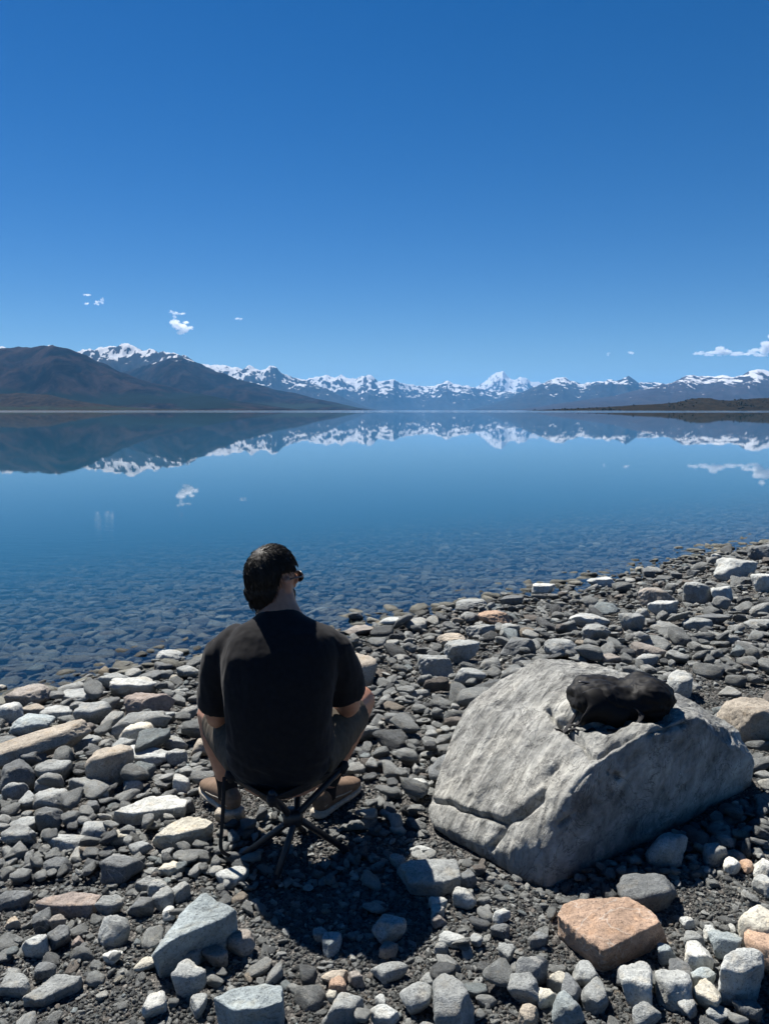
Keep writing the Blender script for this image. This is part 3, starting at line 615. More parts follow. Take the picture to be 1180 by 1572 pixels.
# ------------------------------------------------------------------ named stones of the photograph
# crop, x0, y0, x1, y1 (box in that crop), tone, sharpness, label, [yaw deg, long/short ratio]
STONES = [
('A',0,232,112,330,'p',12,'pale flat rock at the left edge beside the water'),
('A',40,160,226,255,'b',22,'dark brown jagged rock standing at the waterline on the left'),
('A',45,290,240,388,'u',8,'blue grey rounded rock near the left edge behind the long slab'),
('A',25,435,210,532,'d',18,'dark angular block under the tip of the long tan slab'),
('A',455,103,587,172,'g',8,'smooth dark grey rock at the waterline left of the person'),
('A',495,122,702,218,'w',16,'pale flat slab by the water above the reddish brown rock'),
('A',275,175,492,248,'g',14,'low grey rock with pale ridges at the waterline'),
('A',565,182,792,302,'r',12,'large reddish brown rock near the water left of the person'),
('A',345,240,502,335,'g',14,'grey wedge shaped rock in front of the low ridged rock'),
('A',403,440,597,606,'t',9,'rounded orange tan boulder among grey stones left of the person'),
('A',508,395,630,472,'g',20,'grey square cornered stone right above the orange tan boulder'),
('A',540,330,702,428,'c',16,'beige pointed stone in front of the reddish brown rock'),
('A',568,440,802,518,'p',14,'long pale flat stone right of the orange tan boulder'),
('A',170,503,322,602,'g',12,'blocky grey stone left of the orange tan boulder'),
('A',158,635,318,733,'p',13,'pale grey blocky stone below the blocky grey stone'),
('A',775,565,867,642,'w',14,'pale upright stone beside the tan shoe'),
('A',803,670,882,738,'d',9,'small dark oval stone at the end of the whitish slab'),
('A',12,795,168,887,'g',14,'flat grey stone at the left edge below the pale block'),
('A',362,778,497,852,'g',9,'rounded grey stone below the wide whitish slab'),
('A',308,576,432,657,'g',10,'grey stone touching the foot of the orange tan boulder'),
('A',753,445,852,522,'g',20,'grey cubic stone at the end of the long pale flat stone'),
('A',545,578,652,647,'g',10,'smooth grey stone between the orange boulder and the whitish slab'),
('A',0,508,162,642,'d',14,'big dark grey rock on the left edge under the dark block'),
('A',18,593,127,672,'g',16,'grey angular stone by the big dark rock on the left edge'),
('A',340,386,457,447,'g',12,'low grey stone just right of the long tan slab'),
('A',520,288,742,392,'g',14,'long slanting grey rock under the reddish brown rock'),
('A',870,388,952,482,'t',9,'brown rounded stone just left of the person\'s bare shin'),
('A',708,0,827,52,'p',24,'pale triangular rock standing in the shallow water'),
('A',-20,150,34,182,'c',14,'small pale rock poking from the water at the left edge'),
('A',698,52,787,92,'d',20,'dark pointed stone at the water behind the pale slab'),
('A',623,95,738,142,'d',18,'dark flat slab at the waterline over the pale slab'),
('A',800,70,907,127,'g',10,'grey rock by the water next to the person\'s elbow'),
('A',968,700,1112,777,'t',14,'flat brownish stone under the person\'s tan shoe'),
('A',288,733,437,797,'d',12,'dark low stone below the orange tan boulder'),
('A',38,760,177,832,'g',14,'grey slabby stone near the left edge'),
('A',158,713,287,812,'d',18,'dark blocky stone in front of the pale blocky stone'),
('A',498,813,607,872,'c',9,'beige rounded stone below the whitish slab'),
('A',100,245,212,300,'t',12,'light tan stone behind the blue grey rounded rock'),
('A',180,255,345,305,'p',13,'pale flat stone right behind the blue grey rounded rock'),
('A',710,275,800,330,'g',12,'grey stone right of the slanting rock'),
('A',640,395,742,450,'g',20,'dark grey faceted stone beside the beige pointed stone'),
('A',745,385,860,445,'g',16,'grey stone cluster piece left of the brown rounded stone'),
('A',162,582,252,650,'g',9,'rounded grey stone between the two blocky stones'),
('A',370,682,455,740,'d',9,'dark rounded stone left of the whitish slab'),
('A',96,638,180,730,'g',10,'grey oval stone left of the pale blocky stone'),
('A',408,630,494,692,'u',8,'smooth blue grey stone left above the whitish slab'),
('B',153,355,242,497,'d',14,'dark pointed stone standing upright on the lower left'),
('B',973,188,1127,268,'p',10,'pale oblong stone beside the person\'s shadow'),
('B',785,628,942,752,'g',8,'smooth brown grey stone below the big blue grey slab'),
('B',803,523,927,642,'g',12,'grey stone tucked under the big blue grey slab'),
('B',908,545,1042,632,'b',14,'brown lumpy stone right of the stone under the slab'),
('B',1022,480,1158,572,'b',9,'brown grey rounded stone at the edge of the shadow'),
('B',653,757,757,864,'w',18,'white pointed stone on the gravel at the bottom'),
('B',605,593,712,652,'c',9,'small cream flat stone at the foot of the big slab'),
('B',447,413,587,533,'g',18,'grey wedge stone between the reddish slab and the big slab'),
('B',218,463,317,558,'d',8,'dark round stone right of the upright pointed stone'),
('B',98,498,222,592,'p',13,'light grey stone under the upright pointed stone'),
('B',458,138,643,250,'d',16,'dark grey rough block above the reddish slab'),
('B',778,98,957,168,'d',14,'dark flat stone below the cream block'),
('B',728,157,842,219,'c',8,'smooth beige oval stone beside the dark flat stone'),
('B',198,148,327,222,'d',10,'dark grey rock left of the rough block'),
('B',443,318,562,403,'g',14,'grey block touching the reddish slab'),
('B',738,353,802,423,'w',14,'small white cube shaped stone by the big blue grey slab'),
('B',778,235,862,348,'g',14,'upright grey stone above the big blue grey slab'),
('B',698,278,792,372,'g',12,'grey stone leaning left of the upright grey stone'),
('B',568,328,697,412,'d',14,'dark stone right of the reddish slab'),
('B',0,288,147,372,'d',10,'dark stone at the left edge beside the reddish slab'),
('B',858,768,937,852,'g',12,'grey stone on the gravel left of the bottom block'),
('B',468,563,557,617,'w',16,'white rough stone on gravel in the lower left'),
('B',328,498,382,547,'r',10,'small rusty red stone beside the dark round stone'),
('B',-10,668,152,765,'g',14,'grey rock at the lower left corner edge'),
('B',158,622,257,692,'d',9,'dark rounded stone above the thin grey slab'),
('B',14,5,168,88,'g',14,'grey flat stone at the left edge under the stone pile'),
('B',210,40,395,100,'p',14,'long pale stone on the left below the pile'),
('B',582,72,692,142,'g',9,'grey rounded stone right of the long pale stone'),
('B',20,408,98,460,'t',9,'tan rounded stone at the left by the upright stone'),
('B',225,403,302,463,'b',9,'brown grey pebble right of the upright pointed stone'),
('B',660,250,772,340,'g',14,'grey faceted stone left of the leaning stone'),
('B',612,230,715,290,'g',12,'grey stone above the dark stone'),
('C',923,283,1037,368,'w',9,'white rounded stone below the big grey angular rock'),
('C',818,315,902,382,'p',10,'pale stone at the lower edge of the angular rock'),
('C',825,358,892,418,'w',14,'small white angular stone beside the shadow'),
('C',828,403,902,457,'b',9,'brown oval stone by the shadow\'s right edge'),
('C',863,475,992,537,'p',7,'smooth pale grey oval stone right of the shadow'),
('C',688,718,837,845,'g',7,'smooth olive grey round stone at the bottom below the shadow'),
('C',833,703,1032,905,'g',18,'large grey angular stone at the bottom beside the round stone'),
('C',338,763,527,892,'g',12,'broad grey rough stone at the bottom centre'),
('C',555,818,687,910,'p',16,'ridged grey stone cut by the bottom edge'),
('C',333,656,457,717,'t',8,'flat tan oval stone below the shadow'),
('C',370,686,452,755,'o',6,'small orange ochre egg shaped stone below the shadow'),
('C',356,735,410,790,'c',7,'small cream pebble touching the orange egg shaped stone'),
('C',573,757,630,822,'p',7,'small pale rounded stone left of the olive grey stone'),
('C',778,663,897,738,'g',14,'grey stone under the shadow\'s lower right corner'),
('C',338,485,424,574,'u',9,'blue grey stone inside the person\'s shadow'),
('C',296,458,367,522,'g',9,'grey stone beside the blue grey stone in the shadow'),
('C',556,612,728,695,'g',9,'low grey stone at the lower end of the shadow'),
('C',588,525,682,590,'b',8,'brown stone inside the lower shadow'),
('C',560,410,720,520,'g',16,'large flat grey stone in the middle of the shadow'),
('C',1098,448,1190,508,'d',9,'dark smooth stone left of the orange sandstone rock'),
('C',1108,378,1192,438,'p',8,'pale rounded stone at the foot of the huge boulder'),
('C',1138,518,1212,625,'g',12,'grey stone below the dark smooth stone'),
('C',733,88,837,122,'p',9,'flat pale stone between the stool and the boulder'),
('C',643,128,722,190,'g',9,'grey oval stone touching the big angular rock'),
('C',453,660,532,717,'b',9,'brown grey stone right of the tan oval stone'),
('C',840,515,910,580,'g',12,'grey faceted stone below the smooth oval stone'),
('C',1003,485,1063,545,'g',14,'small grey stone right of the smooth oval stone'),
('C',958,200,1037,272,'d',9,'dark round stone at the corner of the angular rock'),
('D',1043,383,1250,556,'c',8,'big cream rounded rock at the right edge'),
('D',1075,470,1240,645,'o',20,'orange brown angular rock in front of the cream rock'),
('D',786,528,918,648,'w',16,'white grey triangular stone right of the sandstone'),
('D',668,538,760,610,'u',12,'blue grey stone at the sandstone\'s right corner'),
('D',670,670,832,818,'p',16,'pale block with rough faces at the bottom right'),
('D',500,643,666,805,'p',10,'pale grey tall stone below the orange sandstone'),
('D',838,710,960,838,'c',12,'pale brownish rough stone right of the pale block'),
('D',188,766,345,900,'u',11,'pale greenish rounded stone at the bottom edge'),
('D',40,815,138,905,'t',18,'tan angular stone at the bottom edge'),
('D',326,703,443,835,'g',14,'grey stone right of the pale greenish stone'),
('D',228,683,333,798,'d',9,'dark smooth stone behind the pale greenish stone'),
('D',550,783,683,905,'g',7,'round dark grey stone at the bottom edge'),
('D',766,776,853,866,'p',8,'round pale stone below the rough pale block'),
('D',886,816,1003,884,'g',7,'smooth grey oval stone at the bottom right'),
('D',1018,798,1143,884,'d',12,'dark grey stone under the large standing stone'),
('D',28,598,183,735,'d',8,'dark oval stone left below the sandstone'),
('D',-5,680,137,805,'g',14,'grey faceted stone left of the pale greenish stone'),
('D',290,610,403,724,'g',10,'grey upright stone touching the sandstone\'s lower tip'),
('D',126,746,213,818,'c',8,'beige rounded stone near the bottom edge'),
('D',172,670,274,748,'c',7,'beige oval stone below the dark oval stone'),
('D',973,136,1053,212,'w',6,'white egg shaped stone at the edge of the boulder\'s shadow'),
('D',1050,153,1107,208,'o',10,'small orange stone beside the white egg shaped stone'),
('D',1103,140,1195,232,'w',16,'white angular stone at the right edge'),
('D',1110,216,1195,318,'p',12,'pale stone under the white angular stone at the right edge'),
('D',618,18,803,172,'u',7,'flat disc shaped stone in the boulder\'s shadow'),
('D',498,213,783,376,'d',16,'large dark slab in the boulder\'s shadow behind the sandstone'),
('D',878,83,988,168,'g',7,'round stone in the boulder\'s shadow right of the disc'),
('D',786,478,887,560,'g',12,'grey stone between the sandstone and the triangular stone'),
('D',884,453,953,514,'p',12,'small pale stone above the triangular stone'),
('D',778,410,843,463,'p',8,'small pale pebble above the sandstone\'s right end'),
('D',718,618,843,740,'d',10,'dark grey stone right of the tall pale stone'),
('D',810,648,933,744,'u',14,'grey stone behind the pale rough block'),
('D',915,488,1050,590,'u',12,'grey stone left of the big cream rock'),
('D',484,640,560,735,'d',14,'dark stone behind the tall pale stone'),
('D',88,483,183,545,'d',8,'dark oval pebble left of the sandstone'),
('D',990,445,1030,487,'w',8,'tiny white pebble left of the big cream rock'),
('E',838,106,930,198,'p',18,'whitish angular rock just right of the black bag'),
('E',1012,203,1230,335,'t',12,'brown grey rock at the right edge behind the boulder'),
('E',43,57,160,130,'g',22,'square grey block behind the boulder nearest the person'),
('E',128,10,245,82,'g',18,'grey block behind the square block towards the water'),
('E',75,372,172,472,'d',24,'slab leaning against the left flank of the boulder'),
('E',453,6,567,64,'g',12,'grey block on the beach directly above the boulder'),
('E',298,-2,427,56,'d',14,'dark flat rock behind the boulder'),
('E',163,98,262,157,'g',10,'grey rounded rock left behind the boulder'),
('E',3,458,82,522,'p',14,'pale stone left of the boulder\'s broken corner'),
('F',0,310,87,412,'t',10,'large two toned brown rock beside the person\'s knee'),
('F',370,197,462,240,'o',20,'bright orange flat rock on the far beach'),
('F',618,201,737,240,'p',14,'long pale flat rock on the far beach'),
('F',653,236,737,287,'g',12,'grey rock in front of the long pale flat rock'),
('F',818,133,927,192,'b',14,'big dark brown rock on the far right beach'),
('F',843,167,927,212,'p',14,'pale rock in front of the big dark brown rock'),
('F',1020,50,1142,114,'p',12,'big pale rock at the far right waterline'),
('F',1122,13,1200,60,'d',12,'dark rock in the top right corner of the beach'),
('F',518,119,584,153,'w',16,'white rock at the waterline of the far beach'),
('F',673,103,752,131,'p',14,'low pale rock at the water right of the white rock'),
('F',943,118,1017,178,'g',14,'dark grey rock right of the big dark brown rock'),
('F',303,164,392,194,'g',10,'low grey rock at the waterline above the orange rock'),
('F',426,153,497,187,'d',14,'dark block by the water above the orange rock'),
('F',90,214,157,243,'p',8,'pale rounded rock at the waterline beside the person'),
('F',-4,237,82,262,'b',14,'flat dark slab lying in the shallows behind the person'),
('F',10,199,50,223,'d',14,'small dark rock alone in the water behind the person'),
('F',823,74,857,112,'d',20,'dark square rock alone in the water on the right'),
('F',903,89,937,107,'d',12,'small low rock in the water by the far right shore'),
('F',951,81,988,104,'d',10,'dark rock at the water left of the big pale rock'),
('F',1013,36,1047,58,'w',16,'white rock alone in the water at the far right'),
('F',253,260,337,302,'t',14,'brownish grey rock near the two toned brown rock'),
('F',335,233,417,274,'g',12,'grey rock below the bright orange rock'),
('F',428,232,484,270,'g',8,'round grey stone right of the rock below the orange rock'),
('F',798,293,907,322,'b',12,'long low brownish rock above the black bag'),
('F',803,318,872,352,'g',10,'grey rock directly behind the black bag'),
('F',703,317,772,352,'b',18,'brown pointed rock behind the left end of the bag'),
('F',943,217,1017,250,'g',12,'grey rock on the right beach below the dark brown rock'),
('F',966,204,1062,237,'d',14,'dark slab on the right beach'),
('F',763,203,832,252,'g',12,'grey rock in the middle of the far beach'),
('F',1113,219,1200,252,'g',12,'flat grey rock at the right edge of the far beach'),
('F',1128,93,1200,147,'p',12,'pale rock at the right edge below the big pale rock'),
('F',1015,130,1080,180,'p',14,'pale rock between the big pale rock and the dark slab'),
('F',800,190,850,225,'g',10,'small grey rock left of the pale rock on the far beach'),
]
rs = random.Random(5)
HERO = []
def lay(cr, x0, y0, x1, y1):
    ox, oy, k = CROP[cr]
    x0, x1 = ox + x0 / k, ox + x1 / k; y0, y1 = oy + y0 / k, oy + y1 / k
    mx_, my_ = (x0 + x1) / 2, (y0 + y1) / 2
    z = 0.2
    for _ in range(6):
        p = at_height(mx_, my_ + 0.25 * (y1 - y0), z); z = float(gz(p.x, p.y))
        if shore_s(p.x, p.y) < 0: z = max(z, -0.015)
    t = p.y / ray(mx_, my_).y; e = math.atan2(CAM_Z - z, p.y)
    w = (x1 - x0) / FPX * t; hh = (y1 - y0) / FPX * t
    bb = min(0.36 * w, 0.8 * hh / 2 / math.sin(e)); bb = max(bb, 0.22 * w)
    cc = math.sqrt(max((hh / 2) ** 2 - (bb * math.sin(e)) ** 2, 0)) / math.cos(e)
    if cc > 0.42 * w: cc = 0.42 * w; bb = math.sqrt(max((hh / 2) ** 2 - (cc * math.cos(e)) ** 2, (0.2 * w) ** 2)) / math.sin(e)
    cc = max(cc, 0.14 * w); bb = min(bb, 0.7 * w)
    zc = z + cc * 0.85
    q = at_height(mx_, my_, zc)
    return q, w / 2, bb, cc
for k, (cr, x0, y0, x1, y1, tone, sharp, lab) in enumerate(STONES):
    q, a, bb, cc = lay(cr, x0, y0, x1, y1)
    sub = 5 if a > 0.11 else 4
    v, f = stone_pts(900 + k, sub, (a, bb, cc), p=sharp * 1.0, nplanes=rs.randint(9, 14), rough=0.085 + 0.002 * sharp)
    o = link('rock' if a > 0.08 else 'stone', mesh_from('stone', v, f, M_STONE), loc=q, rot=(R(rs.uniform(-5, 5)), R(rs.uniform(-7, 7)), R(rs.uniform(-8, 8))))
    tc_ = np.array(TONE[tone]) * rs.uniform(0.88, 1.15)
    o.color = (*tc_, 1)
    tag(o, lab, 'rock' if a > 0.08 else 'stone', 'rocks and stones of the beach')
    stamp(q.x, q.y, q.z, a, bb, cc, 0.0); HERO.append((lab, q.x, q.y))
def outlined(label, cr, top_, low_, h, tone, seed, p=0.004):
    """a rock whose upper face and foot outline were surveyed; hull, then worn"""
    ox, oy, k = CROP[cr]; cx_, cy2 = np.mean([q[0] for q in low_]), np.mean([q[1] for q in low_])
    z0 = 0.25
    for _ in range(5):
        g_ = at_height(ox + cx_ / k, oy + cy2 / k, z0); z0 = float(gz(g_.x, g_.y))
    pts_ = []
    for x_, y_, *hh_ in top_: pts_.append(at_height(ox + x_ / k, oy + y_ / k, z0 + h * (hh_[0] if hh_ else 1.0)))
    for x_, y_ in low_: pts_.append(at_height(ox + x_ / k, oy + y_ / k, z0 + 0.004))
    c0 = sum(pts_, Vector()) / len(pts_)
    for q_ in list(pts_): pts_.append(Vector((c0.x + (q_.x - c0.x) * 0.9, c0.y + (q_.y - c0.y) * 0.9 + 0.02, z0 - 0.03)))
    bm = bmesh.new()
    for q_ in pts_: bm.verts.new(q_)
    bmesh.ops.convex_hull(bm, input=bm.verts); bmesh.ops.delete(bm, geom=[v_ for v_ in bm.verts if not v_.link_faces], context='VERTS'); bm.verts.index_update()
    hv = np.array([v_.co[:] for v_ in bm.verts]); hf_ = [[v_.index for v_ in f_.verts] for f_ in bm.faces]; bm.free()
    V, F, Nn = remeshed([(hv, hf_)], p, 5, 0.6)
    V = V + Nn * (0.008 * fbm(V * 9, 3, seed) + 0.006 * (ridged(V * 17, 3, seed + 3) - 0.4) + 0.002 * fbm(V * 60, 2, seed + 5))[:, None]
    c_ = np.array(c0)
    o = link('rock', mesh_from('rock', V - c_, F, M_STONE), loc=c0); o.color = (*TONE[tone], 1); tag(o, label, 'rock', 'rocks and stones of the beach')
    HERO.append((label, c0.x, c0.y))
    hi = np.clip(((V[:, 0] - HX0) / HRES).astype(int), 0, len(hxs) - 1); hj = np.clip(((V[:, 1] - HY0) / HRES).astype(int), 0, len(hys) - 1)
    np.maximum.at(HM, (hi, hj), V[:, 2].astype(np.float32))
    for d_ in ((1, 0), (0, 1), (1, 1)): np.maximum.at(HM, (hi + d_[0], hj + d_[1]), V[:, 2].astype(np.float32))
outlined('large orange tan sandstone rock in front of the boulder', 'D', [(216, 395), (245, 345), (335, 324), (545, 318, 1.05), (650, 380), (690, 428), (560, 440), (480, 480), (432, 560), (300, 488, .8)], [(230, 425), (312, 535), (380, 605), (440, 645), (540, 600), (640, 560), (722, 515)], 0.085, 'o', 501)
outlined('big blue grey angular slab tilted up on the lower left', 'B', [(770, 480, .95), (820, 390, 1.05), (925, 294, 1.1), (965, 335), (1068, 372), (1020, 410), (935, 400), (900, 440), (800, 500), (700, 570, .8)], [(684, 590), (735, 628), (810, 600), (900, 520), (1010, 475), (1070, 435)], 0.13, 'u', 511)
outlined('big grey angular rock right of the person\'s shadow', 'C', [(690, 170, .9), (745, 145), (860, 138), (945, 142), (966, 225, .85), (890, 250, .9), (800, 215), (735, 250, .7)], [(672, 200), (725, 275), (780, 303), (900, 302), (970, 268)], 0.07, 'g', 521)
outlined('wide whitish flat slab lying left of the person\'s shoe', 'A', [(515, 722), (600, 690), (690, 652), (800, 652), (850, 672), (838, 705), (700, 712), (600, 735)], [(505, 758), (600, 765), (745, 768), (825, 745)], 0.06, 'w', 531)
outlined('large cream coloured angular block beside the folding stool', 'A', [(700, 838, .8), (780, 775), (850, 746), (900, 748), (965, 772), (930, 800), (880, 795), (800, 830)], [(690, 858), (765, 882), (905, 872), (945, 835)], 0.075, 'c', 541)
outlined('thin grey slab lying flat on gravel at the lower left', 'B', [(100, 765), (165, 720), (250, 664), (372, 668), (345, 705), (275, 735), (180, 785)], [(102, 808), (180, 812), (290, 762), (370, 690)], 0.035, 'g', 551)
outlined('large grey white angular stone standing at the lower right', 'D', [(960, 640, .85), (985, 575), (1040, 548), (1100, 550), (1150, 572), (1155, 620, .9), (1060, 665, .85)], [(975, 690), (1000, 750), (1060, 798), (1120, 730), (1152, 660)], 0.14, 'p', 561)
outlined('pale blue grey block cut by the bottom edge', 'C', [(-150, 775), (-70, 735), (60, 713), (155, 722), (160, 790), (60, 820), (-60, 830)], [(-130, 800), (-60, 880), (20, 930), (130, 930), (170, 850)], 0.10, 'u', 571)
outlined('reddish grey flat slab left of the big blue grey slab', 'B', [(155, 345), (200, 318), (330, 289), (462, 305), (430, 350), (330, 348), (240, 355)], [(190, 375), (260, 408), (400, 410), (452, 345)], 0.04, 'r', 581)
# long tan slab on the left and the big blue grey slab: laid obliquely
def slab(label, c0, c1, wid, thick, tone, seed, tilt=0.0, p=16, cat='slab', lift=0.0):
    a = np.array(c0); b_ = np.array(c1); d = b_ - a; ln = float(np.hypot(*d)); yaw = math.atan2(d[1], d[0])
    mid = (a + b_) / 2; z = float(gz(mid[0], mid[1])) + thick * 0.6 + lift
    v, f = stone_pts(seed, 5, (ln / 2, wid / 2, thick / 2), p=p, nplanes=9, rough=0.07)
    o = link('slab', mesh_from('slab', v, f, M_STONE), loc=(mid[0], mid[1], z), rot=(0, tilt, yaw))
    o.color = (*TONE[tone], 1); tag(o, label, cat, 'rocks and stones of the beach'); stamp(mid[0], mid[1], z, ln / 2, wid / 2, thick / 2, yaw)
g = lambda px, py, z: at_height(px, py, z)[:2]
slab('long tan weathered slab slanting up from the left edge', g(-45, 1162, 0.18), g(142, 1112, 0.2), 0.16, 0.11, 't', 41, tilt=R(-5), p=20)

# ------------------------------------------------------------------ the rest of the beach: stones dropped one by one into the gaps
GRAVEL_SPOTS = []
for px_, py_, rx_, ry_ in ((200, 1525, 165, 52), (80, 1345, 75, 26), (520, 1420, 175, 105), (470, 1290, 110, 50), (600, 1290, 60, 36), (700, 1300, 60, 40), (1120, 1065, 110, 40), (1020, 1385, 110, 34), (560, 1195, 40, 25), (790, 1450, 70, 60), (300, 1350, 40, 30)):
    a_ = at_height(px_, py_, 0.24); b_ = at_height(px_ + rx_, py_, 0.24); c_ = at_height(px_, py_ - ry_, 0.24)
    GRAVEL_SPOTS.append((a_.x, a_.y, b_.x - a_.x, c_.y - a_.y))
def gravel_mask(x, y):
    g_ = 0.0
    for cx, cy_, rx, ry in GRAVEL_SPOTS:
        g_ = max(g_, 1.25 - ((x - cx) / rx) ** 2 - ((y - cy_) / ry) ** 2)
    return min(max(g_, 0), 1)
NPROTO = 26
protos = []
for k in range(NPROTO):
    v, f = stone_pts(300 + k, 3, (1, 1, 1), p=[7, 11, 17, 26, 36][k % 5], nplanes=7 + k % 5, rough=0.07 + 0.02 * (k % 3))
    protos.append((v, f))
rng = np.random.default_rng(77)
def in_view(x, y, margin=0.35):
    return y > 1.35 and abs(x) < 0.52 * y + margin
def tint():
    r = rng.random()
    if r < 0.50: c = TONE['g']
    elif r < 0.63: c = TONE['d']
    elif r < 0.86: c = TONE['p']
    elif r < 0.91: c = TONE['u']
    elif r < 0.94: c = TONE['b']
    elif r < 0.955: c = TONE['t']
    elif r < 0.994: c = TONE['w']
    else: c = TONE['c']
    return np.array(c) * rng.uniform(0.75, 1.25)
for fx_, fy_, rx_, ry_ in ((-0.68, 3.02, 0.16, 0.20), (-0.24, 3.02, 0.16, 0.20), (-0.35, 2.58, 0.24, 0.22)):       # feet and stool stand on bare gravel
    msk = ((_hx - fx_) / rx_) ** 2 + ((_hy - fy_) / ry_) ** 2 < 1
    HM[msk] = np.maximum(HM[msk], HG[msk] + 0.009)
NOGO = ((-0.68, 3.02, 0.15, 0.20), (-0.24, 3.02, 0.15, 0.20))
laid = []          # x, y, z, a, b, c, yaw, tiltx, tilty, proto, tint
def drop(a, tries, smin, smax, ylo, yhi, limit):
    best = None
    bb = a * rng.uniform(0.5, 0.95); cc = a * rng.uniform(0.2, 0.52); yaw = rng.uniform(0, math.pi)
    for _ in range(tries):
        y = ylo + (yhi - ylo) * rng.random() ** 1.3; x = rng.uniform(-0.52 * y - 0.35, 0.52 * y + 0.5)
        s = float(shore_s(x, y))
        if s < smin or s > smax: continue
        if rng.random() < gravel_mask(x, y) * (0.985 if a > 0.018 else 0.4): continue
        if a > 0.012 and any(((x - n_[0]) / (n_[2] + a)) ** 2 + ((y - n_[1]) / (n_[3] + a)) ** 2 < 1 for n_ in NOGO): continue
        z = rest(x, y, a, bb, cc, yaw)
        if z is None: continue
        gap = z - cc - float(gz(x, y))
        if best is None or gap < best[0]: best = (gap, x, y, z)
    if best is None or best[0] > min(limit, 0.9 * a + 0.006): return
    gap, x, y, z = best
    z -= cc * rng.uniform(0.15, 0.4)
    laid.append((x, y, z, a, bb, cc, yaw, rng.normal(0, 0.22), rng.normal(0, 0.22), int(rng.integers(NPROTO)), tint()))
    stamp(x, y, z, a, bb, cc, yaw)
SHR = 60.0
for k in range(240): drop(rng.uniform(0.065, 0.115), 7, -0.15, SHR, 3.6, 12.5, 0.07)
for k in range(800): drop(rng.uniform(0.040, 0.066), 7, -0.2, SHR, 2.95, 12.5, 0.08)
for k in range(110): drop(rng.uniform(0.034, 0.046), 5, -0.6, SHR, 1.5, 3.0, 0.05)
for k in range(3600): drop(rng.uniform(0.022, 0.040), 5, -0.6, SHR, 2.5, 12.5, 0.06)
for k in range(330): drop(rng.uniform(0.020, 0.032), 5, -0.6, SHR, 1.4, 2.6, 0.04)
for k in range(6200): drop(rng.uniform(0.011, 0.024), 4, -0.4, SHR, 2.4, 11.0, 0.04)
for k in range(1500): drop(rng.uniform(0.009, 0.019), 4, -0.4, SHR, 1.4, 2.7, 0.03)
for k in range(9500): drop(rng.uniform(0.004, 0.010), 3, 0.0, SHR, 1.4, 5.5, 0.02)
# which of them show largest?
def px_size(t):
    x, y, z, a = t[:4]
    u = 590 + FPX * x / (y * CP + (CAM_Z - z) * SP)
    if not (-10 < u < 1190) or y < 1.75: return 0
    return a / y
order = sorted(range(len(laid)), key=lambda i: -px_size(laid[i]))
NAMED = set(order[:290 - len(STONES)])
pm = [mesh_from('stone', v, f, M_STONE_U) for v, f in protos]
STOP = {'the', 'a', 'of', 'in', 'on', 'at', 'by', 'to', 'and', 'from', 'beside', 'behind', 'under', 'left', 'right', 'below', 'above', 'with', 'near', 'over', 'between', 'two', 'just', 'directly', 'lower', 'upper', 'edge\'s', 'far'}
USED = {}
def zone_label(x, y, word):
    """name a stone by the recognisable rock next to it"""
    cand = sorted(HERO, key=lambda h: (h[1] - x) ** 2 + (h[2] - y) ** 2)[:9]
    for lab, hx, hy in cand:
        w_ = lab.replace("person's", 'person').split()[:10]
        while w_[-1] in STOP: w_.pop()
        dx, dy = x - hx, y - hy
        rel = ('right of' if dx > 0 else 'left of') if abs(dx) > 0.7 * abs(dy) else ('behind' if dy > 0 else 'in front of')
        t_ = f"{word} stone {rel} the {' '.join(w_)}"
        for v_ in (t_, 'flat ' + t_, 'low ' + t_) if False else (t_,):
            if len(v_.split()) <= 16 and v_ not in USED: USED[v_] = 1; return v_
    return t_
def tone_word(c):
    m_ = float(np.mean(c))
    if c[0] > c[2] * 1.25: return 'brownish'
    return 'dark grey' if m_ < 0.1 else ('grey' if m_ < 0.2 else 'pale')
for i in sorted(NAMED):
    x, y, z, a, bb, cc, yaw, tx, ty, pi_, ti = laid[i]
    o = bpy.data.objects.new('stone', pm[pi_]); COL.objects.link(o)
    o.location = (x, y, z); o.rotation_euler = (tx, ty, yaw); o.scale = (a, bb, cc); o.color = (*ti, 1)
    tag(o, zone_label(x, y, ('small ' if a < 0.045 else '') + tone_word(ti)), 'stone', 'rocks and stones of the beach')

